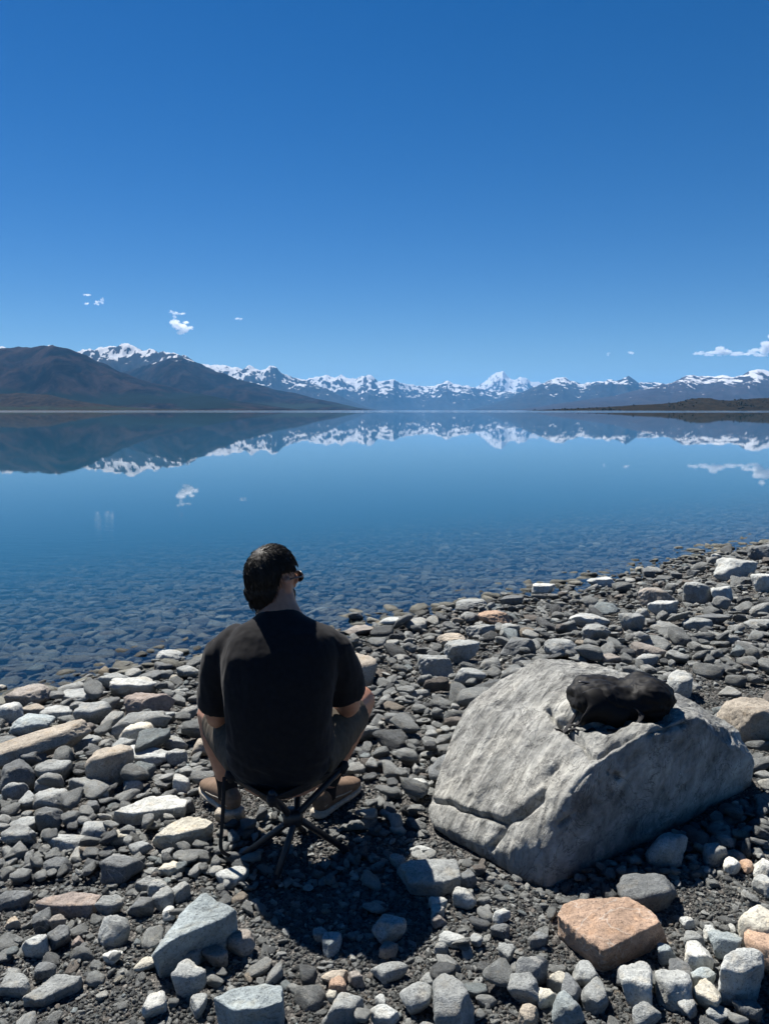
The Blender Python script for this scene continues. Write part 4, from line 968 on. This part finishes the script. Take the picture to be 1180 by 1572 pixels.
def scatter(name, label, pts, rot, scl, tints, idx, proto_meshes):
    """one object of countless stones: points that carry turned, scaled copies of a few shapes"""
    me = bpy.data.meshes.new(name); n = len(pts)
    me.vertices.add(n); me.vertices.foreach_set('co', np.asarray(pts, np.float32).ravel())
    def attr(nm, ty, dat, key):
        at_ = me.attributes.new(nm, ty, 'POINT'); at_.data.foreach_set(key, np.asarray(dat, np.int32 if ty == 'INT' else np.float32).ravel())
    attr('rot', 'FLOAT_VECTOR', rot, 'vector'); attr('scl', 'FLOAT_VECTOR', scl, 'vector'); attr('idx', 'INT', idx, 'value')
    attr('tint', 'FLOAT_COLOR', np.hstack([tints, rng.random((n, 1))]), 'color')
    o = link(name, me); tag(o, label, kind='stuff')
    ng = bpy.data.node_groups.new(name, 'GeometryNodeTree')
    ng.interface.new_socket('Geometry', in_out='INPUT', socket_type='NodeSocketGeometry')
    ng.interface.new_socket('Geometry', in_out='OUTPUT', socket_type='NodeSocketGeometry')
    gi = ng.nodes.new('NodeGroupInput'); go = ng.nodes.new('NodeGroupOutput')
    jn = ng.nodes.new('GeometryNodeJoinGeometry'); ip = ng.nodes.new('GeometryNodeInstanceOnPoints'); ip.inputs['Pick Instance'].default_value = True
    for pmh in proto_meshes:
        po = bpy.data.objects.new('stone_shape', pmh)
        oi = ng.nodes.new('GeometryNodeObjectInfo'); oi.inputs['Object'].default_value = po; oi.inputs['As Instance'].default_value = False
        gt = ng.nodes.new('GeometryNodeGeometryToInstance')
        ng.links.new(oi.outputs['Geometry'], gt.inputs[0]); ng.links.new(gt.outputs[0], jn.inputs[0])
    def na(nm, ty):
        q_ = ng.nodes.new('GeometryNodeInputNamedAttribute'); q_.data_type = ty; q_.inputs['Name'].default_value = nm; return q_.outputs[0]
    ng.links.new(gi.outputs[0], ip.inputs['Points']); ng.links.new(jn.outputs[0], ip.inputs['Instance'])
    ng.links.new(na('idx', 'INT'), ip.inputs['Instance Index']); ng.links.new(na('rot', 'FLOAT_VECTOR'), ip.inputs['Rotation']); ng.links.new(na('scl', 'FLOAT_VECTOR'), ip.inputs['Scale'])
    ng.links.new(ip.outputs[0], go.inputs[0])
    md = o.modifiers.new('scatter', 'NODES'); md.node_group = ng
    return o
pmi = [mesh_from('beach_stone', v, f, M_STONE_I) for v, f in protos]
rest_ = [laid[i] for i in range(len(laid)) if i not in NAMED]
scatter('pebbles', 'countless small grey stones and pebbles covering the beach', [t[:3] for t in rest_], [(t[7], t[8], t[6]) for t in rest_], [t[3:6] for t in rest_],
        np.array([t[10] for t in rest_]), [t[9] for t in rest_], pmi)
# fine gravel between the stones
ng_ = 190000
gyv = 1.4 + 5.6 * rng.random(ng_) ** 1.9; gxv = rng.uniform(-1, 1, ng_) * (0.52 * gyv + 0.3)
hi_ = ((gxv - HX0) / HRES).astype(int); hj_ = ((gyv - HY0) / HRES).astype(int)
gap = HM[hi_, hj_] - HG[hi_, hj_]
ok = (gap < 0.010) & (shore_s(gxv, gyv) > 0.1)
gxv, gyv = gxv[ok], gyv[ok]; n = len(gxv)
rad = 0.0018 + 0.0055 * rng.random(n) ** 2.6 + 0.0006 * (gyv - 1.4)
gzv = gz(gxv, gyv) + rad * 0.25
gp = []
for k in range(6):
    v, f = stone_pts(700 + k, 2, (1, 1, 1), p=12, nplanes=9, rough=0.05); gp.append(mesh_from('gravel_shape', v, f, M_STONE_I))
tt = np.array([tint() for _ in range(400)])[rng.integers(0, 400, n)] * 0.62
scatter('gravel', 'fine dark gravel between the beach stones', np.stack([gxv, gyv, gzv], 1), rng.uniform(-3, 3, (n, 3)), rad[:, None] * rng.uniform(0.6, 1.2, (n, 3)), tt, rng.integers(0, 6, n), gp)
# stones on the lake bed near the shore
nb_ = 17000
byv = 2.5 + 20 * rng.random(nb_) ** 1.2; bxv = rng.uniform(-0.6, 0.6, nb_) * byv - 0.5
sb = shore_s(bxv, byv); ok = (sb < -0.15) & (sb > -13); bxv, byv, sb = bxv[ok], byv[ok], sb[ok]; n = len(bxv)
rad = rng.uniform(0.03, 0.075, n) * rng.uniform(0.7, 1.5, n)
bz = gz(bxv, byv) + rad * 0.12
bt = np.array([tint() for _ in range(400)])[rng.integers(0, 400, n)] * np.array([1.0, 0.96, 0.86])
scatter('lake_bed_stones', 'stones on the lake bed seen through the clear shallows', np.stack([bxv, byv, bz], 1), np.stack([rng.normal(0, .15, n), rng.normal(0, .15, n), rng.uniform(0, 3, n)], 1),
        np.stack([rad, rad * rng.uniform(.6, .95, n), rad * rng.uniform(.3, .55, n)], 1), bt, rng.integers(0, NPROTO, n), pmi)

# ------------------------------------------------------------------ soft-body tools
def tube(path, radii, ref=(0, 0, 1), n=20, power=2.0):
    """closed loft along PATH; radii are r or (ra, rb): ra along REF (made square to the path), rb across it"""
    path = [np.array(p, float) for p in path]; ref = np.array(ref, float); V, F = [], []
    for i, p in enumerate(path):
        t = path[min(i + 1, len(path) - 1)] - path[max(i - 1, 0)]; t /= np.linalg.norm(t)
        u = ref - t * (ref @ t); u /= np.linalg.norm(u); w = np.cross(t, u)
        ra, rb = radii[i] if hasattr(radii[i], '__len__') else (radii[i], radii[i])
        for k in range(n):
            a = 2 * math.pi * k / n; c, s = math.cos(a), math.sin(a)
            c = math.copysign(abs(c) ** (2 / power), c); s = math.copysign(abs(s) ** (2 / power), s)
            V.append(p + u * ra * c + w * rb * s)
    m_ = len(path)
    for i in range(m_ - 1):
        for k in range(n):
            k2 = (k + 1) % n; F.append((i * n + k, i * n + k2, (i + 1) * n + k2, (i + 1) * n + k))
    V.append(path[0]); V.append(path[-1]); c0 = m_ * n
    for k in range(n):
        k2 = (k + 1) % n; F.append((c0, k2, k)); F.append((c0 + 1, (m_ - 1) * n + k, (m_ - 1) * n + k2))
    return np.array(V), F
def ball(c, r, rot=None, sub=3):
    d, f = ico(sub); v = d * np.array(r)
    if rot is not None: v = v @ np.array(rot.to_matrix()).T
    return v + np.array(c), [tuple(x) for x in f]
def smooth_path(pts, k=6):
    pts = [np.array(p, float) for p in pts]; out_ = []
    for i in range(len(pts) - 1):
        p0, p1, p2, p3 = pts[max(i - 1, 0)], pts[i], pts[i + 1], pts[min(i + 2, len(pts) - 1)]
        for q in range(k):
            t = q / k; out_.append(0.5 * (2 * p1 + (p2 - p0) * t + (2 * p0 - 5 * p1 + 4 * p2 - p3) * t * t + (3 * p1 - p0 - 3 * p2 + p3) * t ** 3))
    out_.append(pts[-1]); return out_
def limb(pts, radii, k=5, ref=(0.3, 0.1, 1), n=18):
    r4 = [np.array(list(p) + [r]) for p, r in zip(pts, radii)]; sp = smooth_path(r4, k)
    return tube([q[:3] for q in sp], [max(q[3], 0.002) for q in sp], ref, n)
def merge(parts):
    Vs, Fs, n = [], [], 0
    for V, F in parts:
        Vs.append(np.asarray(V)); Fs += [tuple(int(i) + n for i in f) for f in F]; n += len(V)
    return np.vstack(Vs), Fs

# ------------------------------------------------------------------ the person
PX, PY = -0.37, 2.62
PZ = float(gz(PX, PY + 0.1)) + 0.005
per = link('person', None, loc=(PX, PY, PZ))
tag(per, 'person seen from behind in black t-shirt and khaki shorts sitting on a low stool', 'person')
M_SKIN = plain('skin', (0.33, 0.165, 0.105), 0.55, 0.35, 40, 0.12, 260, 0.2, 0.001, **{'Subsurface Weight': 0.08})
M_SHIRT = plain('black cotton', (0.0105, 0.0102, 0.0115), 0.92, 0.12, 60, 0.2, 900, 0.25, 0.0006, **{'Sheen Weight': 0.06, 'Sheen Roughness': 0.5})
M_SHORTS = plain('khaki cotton', (0.068, 0.058, 0.046), 0.9, 0.15, 50, 0.18, 700, 0.3, 0.0006)
M_HAIR = plain('dark brown hair', (0.006, 0.0045, 0.0035), 0.6, 0.3, 120, 0.4)
M_SHOE = plain('tan suede', (0.135, 0.092, 0.064), 0.85, 0.2, 60, 0.25, 300, 0.3, 0.001)
M_SOLE = plain('worn pale rubber', (0.36, 0.32, 0.26), 0.8, 0.3, 80, 0.3)
M_SOCK = plain('black sock', (0.015, 0.015, 0.017), 0.95, 0.1, 0, 0, 500, 0.4, 0.001)
M_BLACK = plain('black webbing', (0.012, 0.012, 0.014), 0.8, 0.25, 200, 0.3, 500, 0.3, 0.001)
M_METAL = plain('black painted tube', (0.014, 0.014, 0.016), 0.45, 0.4, 60, 0.3)
M_LENS = plain('dark lens', (0.006, 0.006, 0.008), 0.08, 0.6)
M_FRAME = plain('glasses frame', (0.02, 0.016, 0.013), 0.3, 0.5)

HC = np.array([-0.034, 0.108, 1.012]); HR = Euler((R(-4), R(0), R(-33)))       # head centre and turn
HM3 = np.array(HR.to_matrix())
def hd(p): return HC + HM3 @ np.array(p, float)                                # head space: x right, y forward, z up
SHO = {1: (0.158, 0.03, 0.812), -1: (-0.183, 0.03, 0.803)}
ELB = {1: (0.238, 0.13, 0.535), -1: (-0.246, 0.10, 0.50)}
WRI = {1: (0.075, 0.345, 0.45), -1: (-0.11, 0.345, 0.44)}
HIP = {1: (0.10, 0.02, 0.40), -1: (-0.105, 0.02, 0.40)}
KNE = {1: (0.278, 0.43, 0.448), -1: (-0.335, 0.40, 0.405)}
ANK = {1: (0.135, 0.335, 0.11), -1: (-0.268, 0.335, 0.11)}
parts = [tube([(0, .02, .30), (0, 0, .40), (0, -.02, .5), (0, -.028, .62), (0, -.005, .74), (-.003, .03, .83), (-.006, .055, .885), (-.012, .075, .93), (-.02, .093, .97), (-.026, .103, 1.01)],
              [(.15, .12), (.165, .12), (.15, .11), (.155, .11), (.165, .105), (.145, .082), (.092, .072), (.067, .066), (.062, .064), (.055, .058)], ref=(1, 0, 0))]
parts += [ball(hd((0, -.008, .018)), (.074, .094, .098), HR), ball(hd((0, .035, -.05)), (.056, .062, .062), HR), ball(hd((0, .055, -.085)), (.036, .036, .026), HR),
          ball(hd((0, .085, .0)), (.05, .02, .03), HR)]
parts.append(limb([hd((0, .09, .02)), hd((0, .107, -.008)), hd((0, .116, -.028)), hd((0, .095, -.036))], [.008, .011, .014, .008], 3))       # nose
parts += [ball(hd((0, .088, -.058)), (.024, .012, .006), HR, 2), ball(hd((0, .087, -.068)), (.021, .012, .007), HR, 2)]                     # lips
for s in (-1, 1):
    parts.append(ball(hd((s * .077, -.008, -.012)), (.010, .019, .032), HR)); parts.append(ball(hd((s * .080, -.012, .010)), (.008, .018, .014), HR, 2))
    a, e, w = (np.array(q[s]) for q in (SHO, ELB, WRI))
    parts.append(limb([a, (a + e) / 2 + (s * .01, -.01, 0), e, e * .55 + w * .45, w], [.056, .05, .042, .041, .028], 5))
    # hand: palm, four fingers of unequal length, thumb
    d = (w - e) / np.linalg.norm(w - e); side = np.array([0, 0, 1.0]) - d * d[2]; side /= np.linalg.norm(side); inn = np.cross(d, side) * s
    if inn[0] * s > 0: inn = -inn
    parts.append(tube([w, w + d * .03, w + d * .085], [(.026, .018), (.038, .016), (.042, .013)], side, 16))
    for k, (off, ln) in enumerate(((.034, .072), (.012, .082), (-.011, .076), (-.033, .060))):
        r0 = w + d * .08 + side * off
        p1 = r0 + d * ln * .45 + inn * .012; p2 = p1 + d * ln * .22 + inn * .024; p3 = p2 + d * ln * .02 + inn * .024
        parts.append(limb([r0 - d * .02, r0, p1, p2, p3], [.009, .0095, .009, .0085, .006], 3, n=10))
    r0 = w + d * .025 + side * .03
    parts.append(limb([r0, r0 + side * .026 + d * .02 + inn * .01, r0 + side * .034 + d * .05 + inn * .022, r0 + side * .030 + d * .072 + inn * .026], [.014, .0125, .0105, .007], 3, n=10))
    h, k_, an = (np.array(q[s]) for q in (HIP, KNE, ANK))
    fo = np.array([s * .50, .86, 0]); fo /= np.linalg.norm(fo)
    parts.append(limb([h, (h + k_) / 2 + (0, 0, .01), k_ + (0, -.02, .005)], [.088, .08, .060], 6))
    parts.append(limb([k_ + (0, -.02, .01), k_ * .7 + an * .3 + (0, -.028, 0), k_ * .4 + an * .6 + (0, -.018, 0), an, an + (0, 0, -.05)], [.058, .056, .045, .035, .034], 5))
    parts.append(limb([an + (0, 0, -.045) - fo * .03, an + (0, 0, -.06) + fo * .06, an + (0, 0, -.075) + fo * .13], [.034, .034, .026], 4))
V, F, Nn = remeshed(parts, 0.0048, 4, 0.5)
link('body', mesh_from('body', V, F, M_SKIN), per)

# t-shirt
def offset_noise(V, Nn, amp, freq, seed, stretch=(1, 1, 1)):
    return V + Nn * (amp * ridged(V * np.array(stretch) * freq, 3, seed))[:, None]
sh = [tube([(-.005, .01, .362), (-.003, -.005, .41), (0, -.02, .46), (0, -.032, .54), (0, -.034, .62), (0, -.022, .70), (0, -.002, .765), (-.003, .018, .815), (-.006, .038, .855), (-.01, .056, .885), (-.013, .066, .905)],
           [(.160, .125), (.178, .142), (.181, .144), (.180, .142), (.188, .140), (.198, .136), (.203, .126), (.190, .110), (.150, .090), (.094, .076), (.075, .069)], ref=(1, 0, 0), n=36, power=2.35)]
SLEEVE_END = {}
SLV = {1: (np.array(ELB[1]) * .80 + np.array(SHO[1]) * .20), -1: (np.array(ELB[-1]) * .82 + np.array(SHO[-1]) * .18)}
for s in (-1, 1):
    a = np.array(SHO[s]); e = SLV[s]
    sh.append(tube([a + (-s * .09, 0, .0), a + (-s * .03, 0, .004), a * .8 + e * .2 + (s * .012, 0, .004), a * .5 + e * .5 + (s * .012, 0, 0), a * .2 + e * .8 + (s * .008, 0, 0), e],
                   [.056, .062, .070, .074, .076, .076], ref=(0.2, 1, 0.2), n=26))
V, F, Nn = remeshed(sh, 0.0058, 26, 0.6)
fold = 0.009 * ridged(V * np.array([7, 7, 2.6]) + np.array([0, 0, 3.0]) * V[:, :1], 3, 21) + 0.004 * fbm(V * 14, 3, 25)
low = sstep(.60, .36, V[:, 2])
fold += low * 0.007 * ridged(np.stack([V[:, 0] * 5, V[:, 1] * 5, V[:, 2] * 20 + V[:, 0] * 6], 1), 2, 33)
shy = V + Nn * (fold * sstep(.92, .86, V[:, 2]))[:, None]
shirt = link('t_shirt', mesh_from('t_shirt', shy, F, M_SHIRT), per); shirt['label'] = 'plain black short sleeved t-shirt'
ring = tube(smooth_path([(-.013 + .073 * math.cos(t), .066 + .068 * math.sin(t), .905 + .004 * math.sin(t)) for t in np.linspace(0, 2 * math.pi, 21)], 2), [.006] * 41, (0, 0, 1), 8)
link('collar', mesh_from('collar', *ring, M_SHIRT), shirt)
for s in (-1, 1):
    ax = (np.array(ELB[s]) - np.array(SHO[s])); ax /= np.linalg.norm(ax); u_ = np.array([.2, 1, .2]); u_ = u_ - ax * (u_ @ ax); u_ /= np.linalg.norm(u_); w_ = np.cross(ax, u_)
    rg = [SLV[s] - ax * .006 + 0.0765 * (u_ * math.cos(t) + w_ * math.sin(t)) for t in np.linspace(0, 2 * math.pi, 33)]
    link('sleeve_hem', mesh_from('sleeve_hem', *tube(rg, [(.009, .0035)] * 33, ax, 8), M_SHIRT), shirt)
# shorts
so = [tube([(0, .03, .318), (0, .02, .37), (0, 0, .45)], [(.165, .12), (.172, .135), (.165, .13)], ref=(1, 0, 0), n=28, power=2.3)]
for s in (-1, 1):
    h = np.array(HIP[s]); k_ = np.array(KNE[s]); dr = k_ - h
    so.append(tube([h - dr * .05 + (0, 0, -.01), h + dr * .3, h + dr * .48, h + dr * .64, h + dr * .70], [(.098, .105), (.104, .104), (.098, .096), (.086, .090), (.083, .090)], ref=(0, 0, 1), n=26))
V, F, Nn = remeshed(so, 0.0062, 5, 0.5)
V = V + Nn * (0.006 * ridged(V * np.array([6, 15, 6]), 3, 61) + 0.003 * fbm(V * 20, 2, 63))[:, None]
link('shorts', mesh_from('shorts', V, F, M_SHORTS), per)
# socks and shoes
for s in (-1, 1):
    an = np.array(ANK[s]); k_ = np.array(KNE[s]); up = (k_ - an) / np.linalg.norm(k_ - an)
    V, F = limb([an + (0, 0, -.05), an, an + up * .045, an + up * .075], [.040, .041, .042, .043], 4)
    link('sock', mesh_from('sock', V, F, M_SOCK), per)
    fo = np.array([s * (.62 if s < 0 else .50), .80, 0]); fo /= np.linalg.norm(fo); sd_ = np.array([fo[1], -fo[0], 0]); heel = an + np.array([0, 0, -an[2]]) - fo * .075
    lift = np.array([0, 0, .012])
    P_ = lambda l, z: heel + fo * l + np.array([0, 0, z]) + lift
    up_ = tube([P_(.0, .045), P_(.015, .05), P_(.05, .056), P_(.10, .054), P_(.15, .047), P_(.20, .040), P_(.25, .034), P_(.28, .029), P_(.29, .027)],
               [(.03, .018), (.042, .032), (.052, .037), (.050, .038), (.043, .041), (.034, .046), (.027, .044), (.019, .032), (.008, .014)], (0, 0, 1), 24, 2.3)
    V, F, Nn = remeshed([up_], 0.005, 2)
    so_ = link('shoe', mesh_from('shoe', V, F, M_SHOE), per); so_['label'] = 'tan lace-up shoe with pale sole'
    sl = tube([P_(-.006, .006), P_(.01, .006), P_(.06, .006), P_(.12, .006), P_(.19, .007), P_(.25, .008), P_(.285, .010), P_(.297, .012)],
              [(.013, .014), (.016, .036), (.016, .040), (.014, .039), (.014, .049), (.014, .047), (.012, .034), (.008, .012)], (0, 0, 1), 24, 3.0)
    link('sole', mesh_from('sole', *sl, M_SOLE), so_)
    for q in range(4):
        c_ = P_(.115 + .027 * q, .100 - .011 * q)
        link('lace', mesh_from('lace', *tube([c_ - sd_ * .026 - (0, 0, .012), c_ - sd_ * .01, c_ + sd_ * .01, c_ + sd_ * .026 - (0, 0, .012)], [.0032] * 4, (0, 0, 1), 6), M_SOLE), so_)
    for sg in (-1, 1):
        st = [P_(.02, .040) + sd_ * sg * .031, P_(.08, .052) + sd_ * sg * .036, P_(.14, .042) + sd_ * sg * .040, P_(.19, .038) + sd_ * sg * .044]
        link('side_stripe', mesh_from('side_stripe', *tube(smooth_path(st, 4), [(.003, .002)] * 13, (0, 0, 1), 8), M_SOLE), so_)
# hair
hp = [ball(hd((0, -.010, .024)), (.083, .103, .106), HR, 4), ball(hd((0, -.028, -.030)), (.077, .076, .068), HR, 4), ball(hd((0, -.030, -.066)), (.066, .060, .048), HR, 4)]
V, F, Nn = remeshed(hp, 0.005, 3)
loc_ = (V - HC) @ HM3                                     # back to head space
x, y, z = loc_.T
line_ = np.where(y > .03, .055 + (y - .03) * .25, np.where(y > -.04, .042, np.maximum(.042 + (y + .04) * 3.6, -.105)))
keep = sstep(-.006, .006, z - line_)
V = HC + (loc_ * (0.80 + 0.20 * keep)[:, None] * np.where(keep < .5, .92, 1)[:, None]) @ HM3.T
V = V + Nn * (keep * (0.003 * ridged(loc_ * np.array([38, 38, 14]), 3, 87) + .001))[:, None]
hair_parts = [(V, [tuple(f) for f in F])]
rh = np.random.default_rng(4)
cand = np.where(keep > .8)[0]
crown = hd((-.01, -.06, .105))
for i in rh.choice(cand, 2600):
    r0 = V[i]; nn = Nn[i]; lz = z[i]
    fl = (r0 - crown); fl = fl / (np.linalg.norm(fl) + 1e-6) + np.array([0, 0, -.6 if lz < .05 else 0.05]) + rh.normal(0, .28, 3)
    fl = fl - nn * (fl @ nn); fl /= np.linalg.norm(fl)
    ln = rh.uniform(.014, .030); lift_ = rh.uniform(.02, .22); wd = rh.uniform(.0007, .0015)
    p0 = r0 - nn * .003; p1 = r0 + fl * ln * .5 + nn * ln * lift_ * .6; p2 = r0 + fl * ln + nn * ln * lift_ * (.7 if lz > .04 else .25)
    hair_parts.append(tube([p0, p1, p2], [(wd, wd * .6), (wd * .8, wd * .5), .0003], nn, 4))
hv_, hf_ = merge(hair_parts)
ho = link('hair', mesh_from('hair', hv_, hf_, M_HAIR), per); ho['label'] = 'short tousled dark brown hair'
# stubble beard along the jaw
V, F, Nn = remeshed([ball(hd((0, .038, -.056)), (.0585, .0635, .062), HR), ball(hd((0, .057, -.088)), (.038, .038, .028), HR)], .005, 2)
l2 = (V - HC) @ HM3
k2 = sstep(-.004, .004, -.03 - .35 * np.maximum(l2[:, 1] - .06, 0) - l2[:, 2]) * sstep(0.0, .012, l2[:, 1] - .0)
V = HC + (l2 * (0.86 + .14 * k2)[:, None]) @ HM3.T
link('beard', mesh_from('beard', V + Nn * (k2 * .0012)[:, None], F, M_HAIR), per)
# sunglasses
sg_ = link('sunglasses', mesh_from('sunglasses', *merge([limb([hd((-.012, .106, .020)), hd((0, .112, .022)), hd((.012, .106, .020))], [.0025] * 3, 3, n=8)]), M_FRAME), per)
for s in (-1, 1):
    rim = [hd((s * (.037 + .026 * math.cos(t)), .104 - .010 * abs(math.cos(t)) * (1 if math.cos(t) > 0 else 0), .010 + .019 * math.sin(t))) for t in np.linspace(0, 2 * math.pi, 17)]
    link('rim', mesh_from('rim', *tube(rim, [.0026] * 17, (0, 0, 1), 8), M_FRAME), sg_)
    link('lens', mesh_from('lens', *ball(hd((s * .037, .100, .010)), (.026, .004, .019), HR, 3), M_LENS), sg_)
    link('temple_arm', mesh_from('temple_arm', *limb([hd((s * .064, .095, .016)), hd((s * .078, .07, .016)), hd((s * .084, .0, .016)), hd((s * .082, -.02, .0))], [.0032, .003, .003, .002], 4, n=8), M_FRAME), sg_)

# ------------------------------------------------------------------ folding stool
SX, SY = -0.345, 2.60; SZ = float(gz(SX, SY))
stl = link('folding_stool', None, loc=(SX, SY, SZ)); tag(stl, 'low black folding camp stool with crossed legs under the person', 'stool')
hub = np.array([0.018, -0.01, 0.165]); PHI = [R(192), R(262), R(8), R(82)]
for i, ph in enumerate(PHI):
    ft = np.array([.205 * math.cos(ph), .19 * math.sin(ph), 0.0]); gl_ = float(gz(SX + ft[0], SY + ft[1])) - SZ; ft[2] = gl_ + .012
    tp_ = np.array([-.205 * math.cos(ph), -.20 * math.sin(ph), .335 + (.02 if i % 2 else 0)])
    off = np.array([.012 * math.cos(ph + 1.57), .012 * math.sin(ph + 1.57), 0])
    lg = link('leg', mesh_from('leg', *tube([ft, hub + off, tp_], [.0115, .0125, .0115], (0, 1, .1), 12), M_METAL), stl)
    link('foot_cap', mesh_from('foot_cap', *tube([ft + (0, 0, -.014), ft + (0, 0, .0), ft + (hub - ft) * .12], [.013, .015, .012], (0, 1, .1), 12), M_BLACK), lg)
hb = merge([tube([hub + (0, 0, -.028), hub + (0, 0, -.02), hub + (0, 0, .02), hub + (0, 0, .028)], [.024, .035, .035, .024], (1, 0, 0), 16, 3.5)])
link('hub', mesh_from('hub', *hb, M_METAL), stl)
cn = [np.array([-.205 * math.cos(p), -.20 * math.sin(p), .335]) for p in PHI]
n_ = 15; Vt = []
for i in range(n_):
    for j in range(n_):
        u, w = i / (n_ - 1), j / (n_ - 1)
        p = cn[0] * (1 - u) * (1 - w) + cn[1] * u * (1 - w) + cn[2] * u * w + cn[3] * (1 - u) * w
        p = p + np.array([0, 0, -.075 * (16 * u * (1 - u) * w * (1 - w)) ** .6]); Vt.append(p)
Ft = [tuple(f) for f in grid_faces(n_, n_)]; nn_ = len(Vt)
Vt = np.vstack([Vt, np.array(Vt) + (0, 0, -.006)]); Fs = Ft + [tuple(i + nn_ for i in f[::-1]) for f in Ft]
ed = [i * n_ for i in range(n_)] + [(n_ - 1) * n_ + j for j in range(1, n_)] + [i * n_ + n_ - 1 for i in range(n_ - 2, -1, -1)] + [j for j in range(n_ - 2, 0, -1)]
for a, c2 in zip(ed, ed[1:] + ed[:1]): Fs.append((c2, a, a + nn_, c2 + nn_))
st_ = link('seat', mesh_from('seat', Vt, Fs, M_BLACK), stl)
for c_ in cn:
    link('corner_pocket', mesh_from('corner_pocket', *tube([c_ + (0, 0, -.025) - c_ * (.06, .06, 0), c_, c_ + (0, 0, .012)], [.016, .018, .012], (1, .2, 0), 10), M_BLACK), st_)
lf = np.array([.205 * math.cos(PHI[0]), .19 * math.sin(PHI[0]), .03])
sp_ = smooth_path([cn[2] + (-.015, -.012, -.005), (cn[2] + lf) / 2 + (-.022, -.03, 0), lf + (-.03, -.03, .05), lf + (-.005, -.012, .01)], 5)
stp = link('strap', mesh_from('strap', *tube(sp_, [(.004, .007)] * len(sp_), (0, 1, 0), 8, 3), M_BLACK), stl)

# ------------------------------------------------------------------ black bag on the boulder
def boulder_top(x, y):
    h = BOULDER.ray_cast(Vector((x, y, 3)), Vector((0, 0, -1))); return h[0].z if h[0] is not None else 0.5
hit = BOULDER.ray_cast(Vector((0, 0, CAM_Z)), ray(945, 1092).normalized())[0]
bx, by = hit.x + 0.03, hit.y + 0.05
bzv = max(boulder_top(bx + dx, by + dy) for dx in (-.1, 0, .1) for dy in (-.05, 0, .05)) - .030
bag = link('bag', None, loc=(bx, by, bzv)); tag(bag, 'black soft bag with straps lying on top of the boulder', 'bag')
M_BAG = plain('black nylon', (0.004, 0.004, 0.0048), 0.62, 0.15, 80, 0.25, 420, 0.25, 0.0008)
xs_ = np.linspace(-.185, .185, 14)
pth, rad_ = [], []
for x_ in xs_:
    q = abs(x_) / .185; dip = 0.5 * math.exp(-((x_ + .0) / .075) ** 2)
    e_ = (1 - q ** 5) ** .5 if q < 1 else .25
    hgt = (.060 - .020 * dip + (.012 if x_ > .06 else 0)) * max(e_, .35); dpt = (.105 - .01 * dip) * max(e_, .4)
    pth.append((x_, 0, .050 - .012 * dip)); rad_.append((hgt, dpt))
V, F, Nn = remeshed([tube(pth, rad_, (0, 0, 1), 28, 3.6)], 0.006, 3)
V = V + Nn * (0.020 * ridged(V * np.array([7, 9, 13]) + V[:, 2:3] * np.array([6.0, 0, 0]), 3, 211) + .004 * fbm(V * 30, 2, 213))[:, None]
V[:, 2] = np.maximum(V[:, 2], -.03)
bd = link('bag_body', mesh_from('bag_body', V, F, M_BAG), bag)
fl_ = []
for i in range(9):
    for j in range(7):
        u, w = i / 8, j / 6; fl_.append((-.17 + .16 * u + .015 * math.sin(6 * w), -.085 - .045 * math.sin(w * 2.6), .095 - .12 * w + .018 * math.sin(5 * u)))
fl_ = np.array(fl_); gf = [tuple(f) for f in grid_faces(9, 7)]
V2 = np.vstack([fl_, fl_ + (0.002, .010, .002)]); F2 = gf + [tuple(i + 63 for i in f[::-1]) for f in gf]
e2 = [i * 7 for i in range(9)] + [56 + j for j in range(1, 7)] + [i * 7 + 6 for i in range(7, -1, -1)] + [j for j in range(5, 0, -1)]
for a, c2 in zip(e2, e2[1:] + e2[:1]): F2.append((c2, a, a + 63, c2 + 63))
link('flap', mesh_from('flap', V2, F2, M_BAG), bag)
def on_top(dx, dy, up=.006): return np.array([dx, dy, boulder_top(bx + dx, by + dy) - bzv + up])
for pts_ in ([(-.15, -.06, .03), on_top(-.18, -.07), on_top(-.215, -.085), on_top(-.235, -.11), on_top(-.215, -.135), on_top(-.17, -.13), on_top(-.13, -.115)],
             [(-.15, -.01, .03), on_top(-.19, -.02), on_top(-.23, -.045), on_top(-.26, -.08)],
             [(.02, -.10, .05), (.04, -.125, .03), on_top(.02, -.145), on_top(-.04, -.15), on_top(-.09, -.14)]):
    sp_ = smooth_path(pts_, 5); link('strap', mesh_from('strap', *tube(sp_, [(.003, .011)] * len(sp_), (.05, .1, 1), 8, 3), M_BLACK), bag)
zp = smooth_path([(-.17, -.02, .118), (-.06, -.01, .100), (0, -.01, .088), (.07, -.01, .108), (.17, -.02, .120)], 5)
link('zip', mesh_from('zip', *tube(zp, [(.003, .006)] * len(zp), (0, 0, 1), 8), M_METAL), bag)
